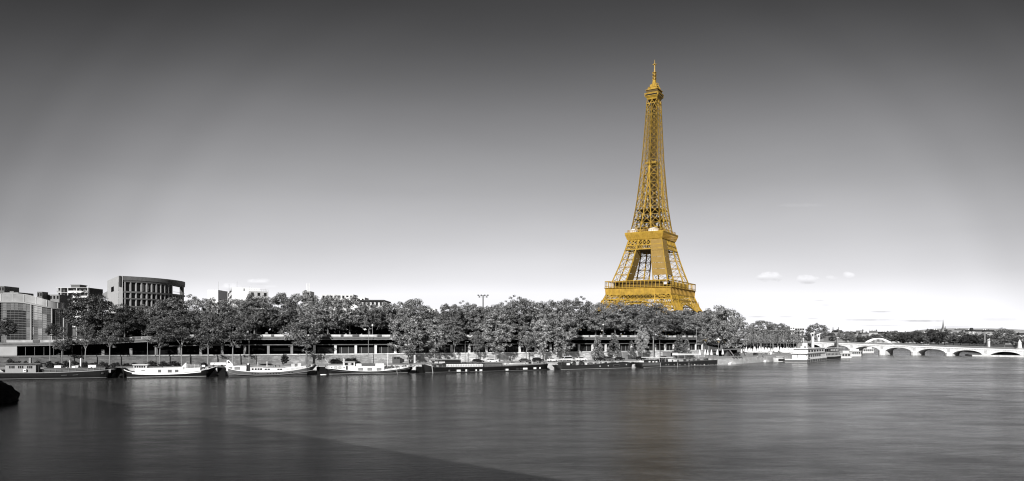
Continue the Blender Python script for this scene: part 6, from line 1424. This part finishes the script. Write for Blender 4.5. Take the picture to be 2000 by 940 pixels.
e, F, pn, n_, zt = qbox('guard_kiosk', 480.5, 490.5, 640.5, 26, 2.2, offwhite, 'pale rounded kiosk standing on the street above the gallery', 'kiosk', zb=zroad(s_at(485, 26))); pn('window', .55, .85, .35, .8, darkgrey); q = MB(); q.extr([F(-.15, zt + .15, .4), F(1.15, zt + .15, .4), F(.9, zt + .75, .4), F(.1, zt + .75, .4)], n_ * 2.6); q.build('roof_cap', concrete, e)
# white market canopies behind barge 7
e = empty('market_canopy', tuple(qpt(1340, 12)[0]), 'white market canopy with slanting roof behind the dark barge', 'canopy'); pa, pb = qpt(1324, 12)[0], qpt(1366, 12)[0]; t_ = pb - pa; n_ = Vector((-t_.y, t_.x, 0)).normalized(); z1, z2 = ZR(690.6, pa.y), ZR(694.2, pa.y)
m = MB(); m.extr([(pa.x, pa.y, z2), (pb.x, pb.y, z2), (pb.x, pb.y, z2 + .5), (pa.x, pa.y, z1)], n_ * 4); m.build('canopy_roof', canvas, e)
for u in (.02, .33, .66, .98): q = MB(); p = pa + t_ * u + n_ * .2; q.beam((p.x, p.y, QZ), (p.x, p.y, z2), .12); q.build('leg', offwhite, e)
m = MB(); p, q_ = pa + t_ * .2 + n_ * 2.5, pa + t_ * .95 + n_ * 2.5; m.extr([(p.x, p.y, QZ + .1), (q_.x, q_.y, QZ + .1), (q_.x, q_.y, QZ + 1.5), (p.x, p.y, QZ + 1.5)], n_ * 1); m.build('counter', offwhite, e)
# white trailer by barge 2/3
p0_, p1_ = qpt(411, 5)[0], qpt(441, 5)[0]; e = empty('site_trailer', tuple(p0_), 'long low white trailer parked on the quay between two barges', 'trailer'); t_ = p1_ - p0_; n_ = Vector((-t_.y, t_.x, 0)).normalized(); zt, zb_ = ZR(708.6, p0_.y), ZR(713.2, p0_.y)
m = MB(); m.extr([(p0_.x, p0_.y, zb_), (p1_.x, p1_.y, zb_), (p1_.x, p1_.y, zt), (p0_.x, p0_.y, zt)], n_ * 2.2); m.build('body', white, e)
for u in (.2, .75): q = MB(); p = p0_ + t_ * u - n_ * .02; q.tube((p.x, p.y, QZ + .4), (p.x + n_.x * .3, p.y + n_.y * .3, QZ + .4), .35, .35, 12); q.build('wheel', tyre, e)
q = MB(); p = p0_ + t_ * .26 - n_ * .04; q.extr([(p.x, p.y, zb_ + .3), (p.x + t_.x * .03, p.y + t_.y * .03, zb_ + .3), (p.x + t_.x * .03, p.y + t_.y * .03, zt - .15), (p.x, p.y, zt - .15)], n_ * .03); q.build('door', lightgrey, e)
# open pavilion with a diagonal strut
p0_, p1_ = qpt(1414, 17)[0], qpt(1456, 15)[0]; e = empty('quay_pavilion', tuple(p0_), 'low flat-roofed open pavilion with a diagonal strut on the quay', 'pavilion'); t_ = p1_ - p0_; n_ = Vector((-t_.y, t_.x, 0)).normalized(); zt = ZR(684.6, p0_.y)
m = MB(); m.extr([(p0_.x, p0_.y, zt), (p1_.x, p1_.y, zt + .4), (p1_.x, p1_.y, zt + .8), (p0_.x, p0_.y, zt + .35)], n_ * 5); m.build('roof', concrete, e)
for u in (.28, .62, .97): q = MB(); p = p0_ + t_ * u + n_ * .3; q.beam((p.x, p.y, QZ), (p.x, p.y, zt + .3 * u), .22); q.build('post', darkgrey, e)
a, c = p0_ + t_ * .27 + n_ * .2, p0_ + t_ * .47 + n_ * .2; m = MB(); m.beam((a.x, a.y, zt), (c.x, c.y, QZ + .1), .35); m.build('strut', offwhite, e)
m = MB(); a, c = p0_ + t_ * .2 + n_ * .6, p0_ + t_ * .42 + n_ * .6; m.extr([(a.x, a.y, QZ + .1), (c.x, c.y, QZ + .1), (a.x, a.y, zt - .1)], n_ * 2); m.build('side_panel', midgrey, e)
m = MB(); a, c = p0_ + t_ * .05 + n_ * 4, p0_ + t_ * .95 + n_ * 4; m.extr([(a.x, a.y, QZ + .1), (c.x, c.y, QZ + .1), (c.x, c.y, zt - .1), (a.x, a.y, zt - .1)], n_ * .2); m.build('back_wall', darkin, e)
# folded white parasols
PG = 'folded white parasols on the quay terrace'
def parasol_proto():
    e = empty('folded_parasol', (0, 0, 0), 'folded white parasol among the many standing on the quay terrace below the clipped trees', 'parasol', PG)
    m = MB(); m.lathe([(.42, 0), (.42, .08)], (0, 0, 0), 10); m.tube((0, 0, .08), (0, 0, 3.3), .05, .04, 6); m.build('pole', steel, e, world=False)
    m = MB(); vs = []; n = 10
    for r, z in ((.44, 1.05), (.40, 1.5), (.30, 2.2), (.16, 2.9), (.04, 3.35)):
        vs.append([(r * (1.18 if i % 2 else .78) * math.cos(2 * math.pi * i / n), r * (1.18 if i % 2 else .78) * math.sin(2 * math.pi * i / n), z) for i in range(n)])
    m.loft(vs); m.build('canopy', canvas, e, world=False); return e
pp = None; rp_ = random.Random(4)
spots = [(1366.5, 16), (1377.5, 18), (1382.5, 13), (1389.5, 13), (1401, 14), (1411.5, 14)] + [(1449 + i * 3.25 + rp_.uniform(-1.2, 1.2), rp_.choice([10, 15, 20, 26])) for i in range(36)]
for px, d in spots:
    if pp is None: pp = parasol_proto(); c = pp
    else: c = copy_tree(pp)
    p, a = qpt(px, d, QZ + .12)
    if px > 1445: Y = rp_.uniform(402, 452); p = Vector((XP(px, Y), Y, QZ + .2))
    c.location = p; c.rotation_euler.z = rp_.uniform(0, 6); k = rp_.uniform(.95, 1.35) if px > 1440 else 1.15; c.scale = (k * 1.05, k * 1.05, k)
# terrace screen with bar behind the parasols, small market stalls
e, F, pn, n_, zt = qbox('terrace_bar', 1458, 1500, 683.5, 29, 3, offwhite, 'long pale terrace bar hidden behind the left white parasols', 'bar', Y=466); [pn('window', .05 + i * .16, .15 + i * .16, .4, .85, glassd) for i in range(6)]
e, F, pn, n_, zt = qbox('terrace_bar', 1528, 1566, 680.5, 29, 3, white, 'white terrace bar with posts just left of the restaurant boat', 'bar', Y=468); [pn('window', .05 + i * .19, .16 + i * .19, .35, .85, darkgrey) for i in range(5)]
e, F, pn, n_, zt = qbox('ticket_booth', 1507, 1513.5, 686.4, 10, 1.6, white, 'white ticket booth at the quay edge among the parasols', 'booth'); pn('window', .2, .8, .55, .85, lightgrey)
# bollards and quay steps
for px, lb in ((1431, 'low pale stone steps cut in the quay wall at left'), (1498, 'low pale stone steps cut in the quay wall near the white launch')):
    p, a = qpt(px, -.9, .0); e = tag(bpy.data.objects.new('quay_steps', None), lb, 'steps'); COL.objects.link(e); e.location = p; e.rotation_euler.z = a
    m = MB(); m.box(-2.6, 2.6, -.4, .85, -.5, .55); m.box(-1.2, 2.6, 0, .85, .56, 1.0); m.build('treads', limestone, e, world=False)
# people sitting on the edge of the quay and standing on the terrace
def person_mesh(name, pose):
    sk = {'sit': dict(v=[(0, 0, .02), (0, -.02, .28), (0, 0, .5), (0, -.01, .62), (0, -.04, .78), (.1, -.02, 0), (.12, -.45, .02), (.12, -.5, -.42), (.12, -.62, -.46), (-.1, -.02, 0), (-.12, -.45, .02), (-.12, -.5, -.42), (-.12, -.62, -.46), (.19, 0, .5), (.25, -.12, .22), (.2, -.34, .1), (-.19, 0, .5), (-.25, -.12, .22), (-.2, -.34, .1)]),
          'stand': dict(v=[(0, 0, .92), (0, 0, 1.18), (0, 0, 1.42), (0, -.01, 1.52), (0, -.03, 1.68), (.1, 0, .88), (.11, -.02, .48), (.11, .02, .06), (.11, -.14, .03), (-.1, 0, .88), (-.12, .03, .48), (-.12, .06, .06), (-.12, -.1, .03), (.19, 0, 1.4), (.25, .02, 1.12), (.24, -.1, .86), (-.19, 0, 1.4), (-.25, .02, 1.12), (-.24, -.08, .86)])}[pose]
    ed = [(0, 1), (1, 2), (2, 3), (3, 4), (0, 5), (5, 6), (6, 7), (7, 8), (0, 9), (9, 10), (10, 11), (11, 12), (2, 13), (13, 14), (14, 15), (2, 16), (16, 17), (17, 18)]
    me = bpy.data.meshes.new(name); me.from_pydata(sk['v'], ed, []); ob = bpy.data.objects.new(name, me); COL.objects.link(ob)
    ob.modifiers.new('skin', 'SKIN'); sv = me.skin_vertices[0].data if me.skin_vertices else None
    if sv is None:
        bmx = bmesh.new(); bmx.from_mesh(me); bmx.verts.layers.skin.verify(); bmx.to_mesh(me); bmx.free(); sv = me.skin_vertices[0].data
    rad = [.15, .14, .16, .06, .105, .1, .075, .05, .045, .1, .075, .05, .045, .07, .05, .04, .07, .05, .04]
    for i, r in enumerate(rad): sv[i].radius = (r, r)
    sv[0].use_root = True; ob.modifiers.new('sub', 'SUBSURF').levels = 1
    dg = bpy.context.evaluated_depsgraph_get(); fin = bpy.data.meshes.new_from_object(ob.evaluated_get(dg)); bpy.data.objects.remove(ob); fin.materials.clear()
    for mt in (clothd, clothl, skin): fin.materials.append(mt)
    zt_ = max(v_.co.z for v_ in fin.vertices)
    for p in fin.polygons: p.material_index = 2 if p.center.z > zt_ - .3 else (1 if p.center.z > zt_ - .85 else 0); p.use_smooth = True
    return fin, zt_
PS, zs_ = person_mesh('person_sitting', 'sit'); PST, zst_ = person_mesh('person_standing', 'stand')
PSD = PS.copy(); PSD.materials[1] = clothd
hairm = {}
def person(px, d, pose, label, group, rz=0.0, dark=True, z=None):
    p, a = qpt(px, d, QZ + .04 if z is None else z); me = (PSD if dark else PS) if pose == 'sit' else PST
    o = bpy.data.objects.new('person', me); COL.objects.link(o); o.location = p + Vector((0, 0, .1 if pose == 'sit' else 0)); o.rotation_euler.z = a + rz; tag(o, label, 'person', group)
    zt_ = zs_ if pose == 'sit' else zst_
    if pose not in hairm:
        m = MB(); cy = -.04 if pose == 'sit' else -.03; m.lathe([(.115, -.06), (.125, .0), (.1, .07), (.03, .105)], (0, cy + .015, zt_ - .09), 10); hairm[pose] = m.mesh('hair', clothd, smooth=True)
    h = bpy.data.objects.new('hair', hairm[pose]); COL.objects.link(h); h.parent = o
SG = 'people sitting on the quay edge'
for i, px in enumerate((1431, 1433.2, 1436.5, 1438.6, 1443, 1445.2, 1448)): person(px, .35, 'sit', 'person in dark clothes sitting on the quay edge below the open pavilion', SG, rz=random.Random(i).uniform(-.3, .3))
person(1478.5, .35, 'sit', 'person in a pale top sitting on the quay edge below the lone black car', None, dark=False); person(1489, .35, 'sit', 'person in dark clothes sitting alone on the quay edge further right', None)
for i, (px, d) in enumerate(((1492, 9), (1497, 12), (1503, 11), (1518, 12), (1463, 13), (1487, 14), (1523, 14), (1456, 12))): person(px, d, 'stand', 'person in a pale top standing on the terrace among the white parasols', 'people standing among the parasols', rz=i * .9)
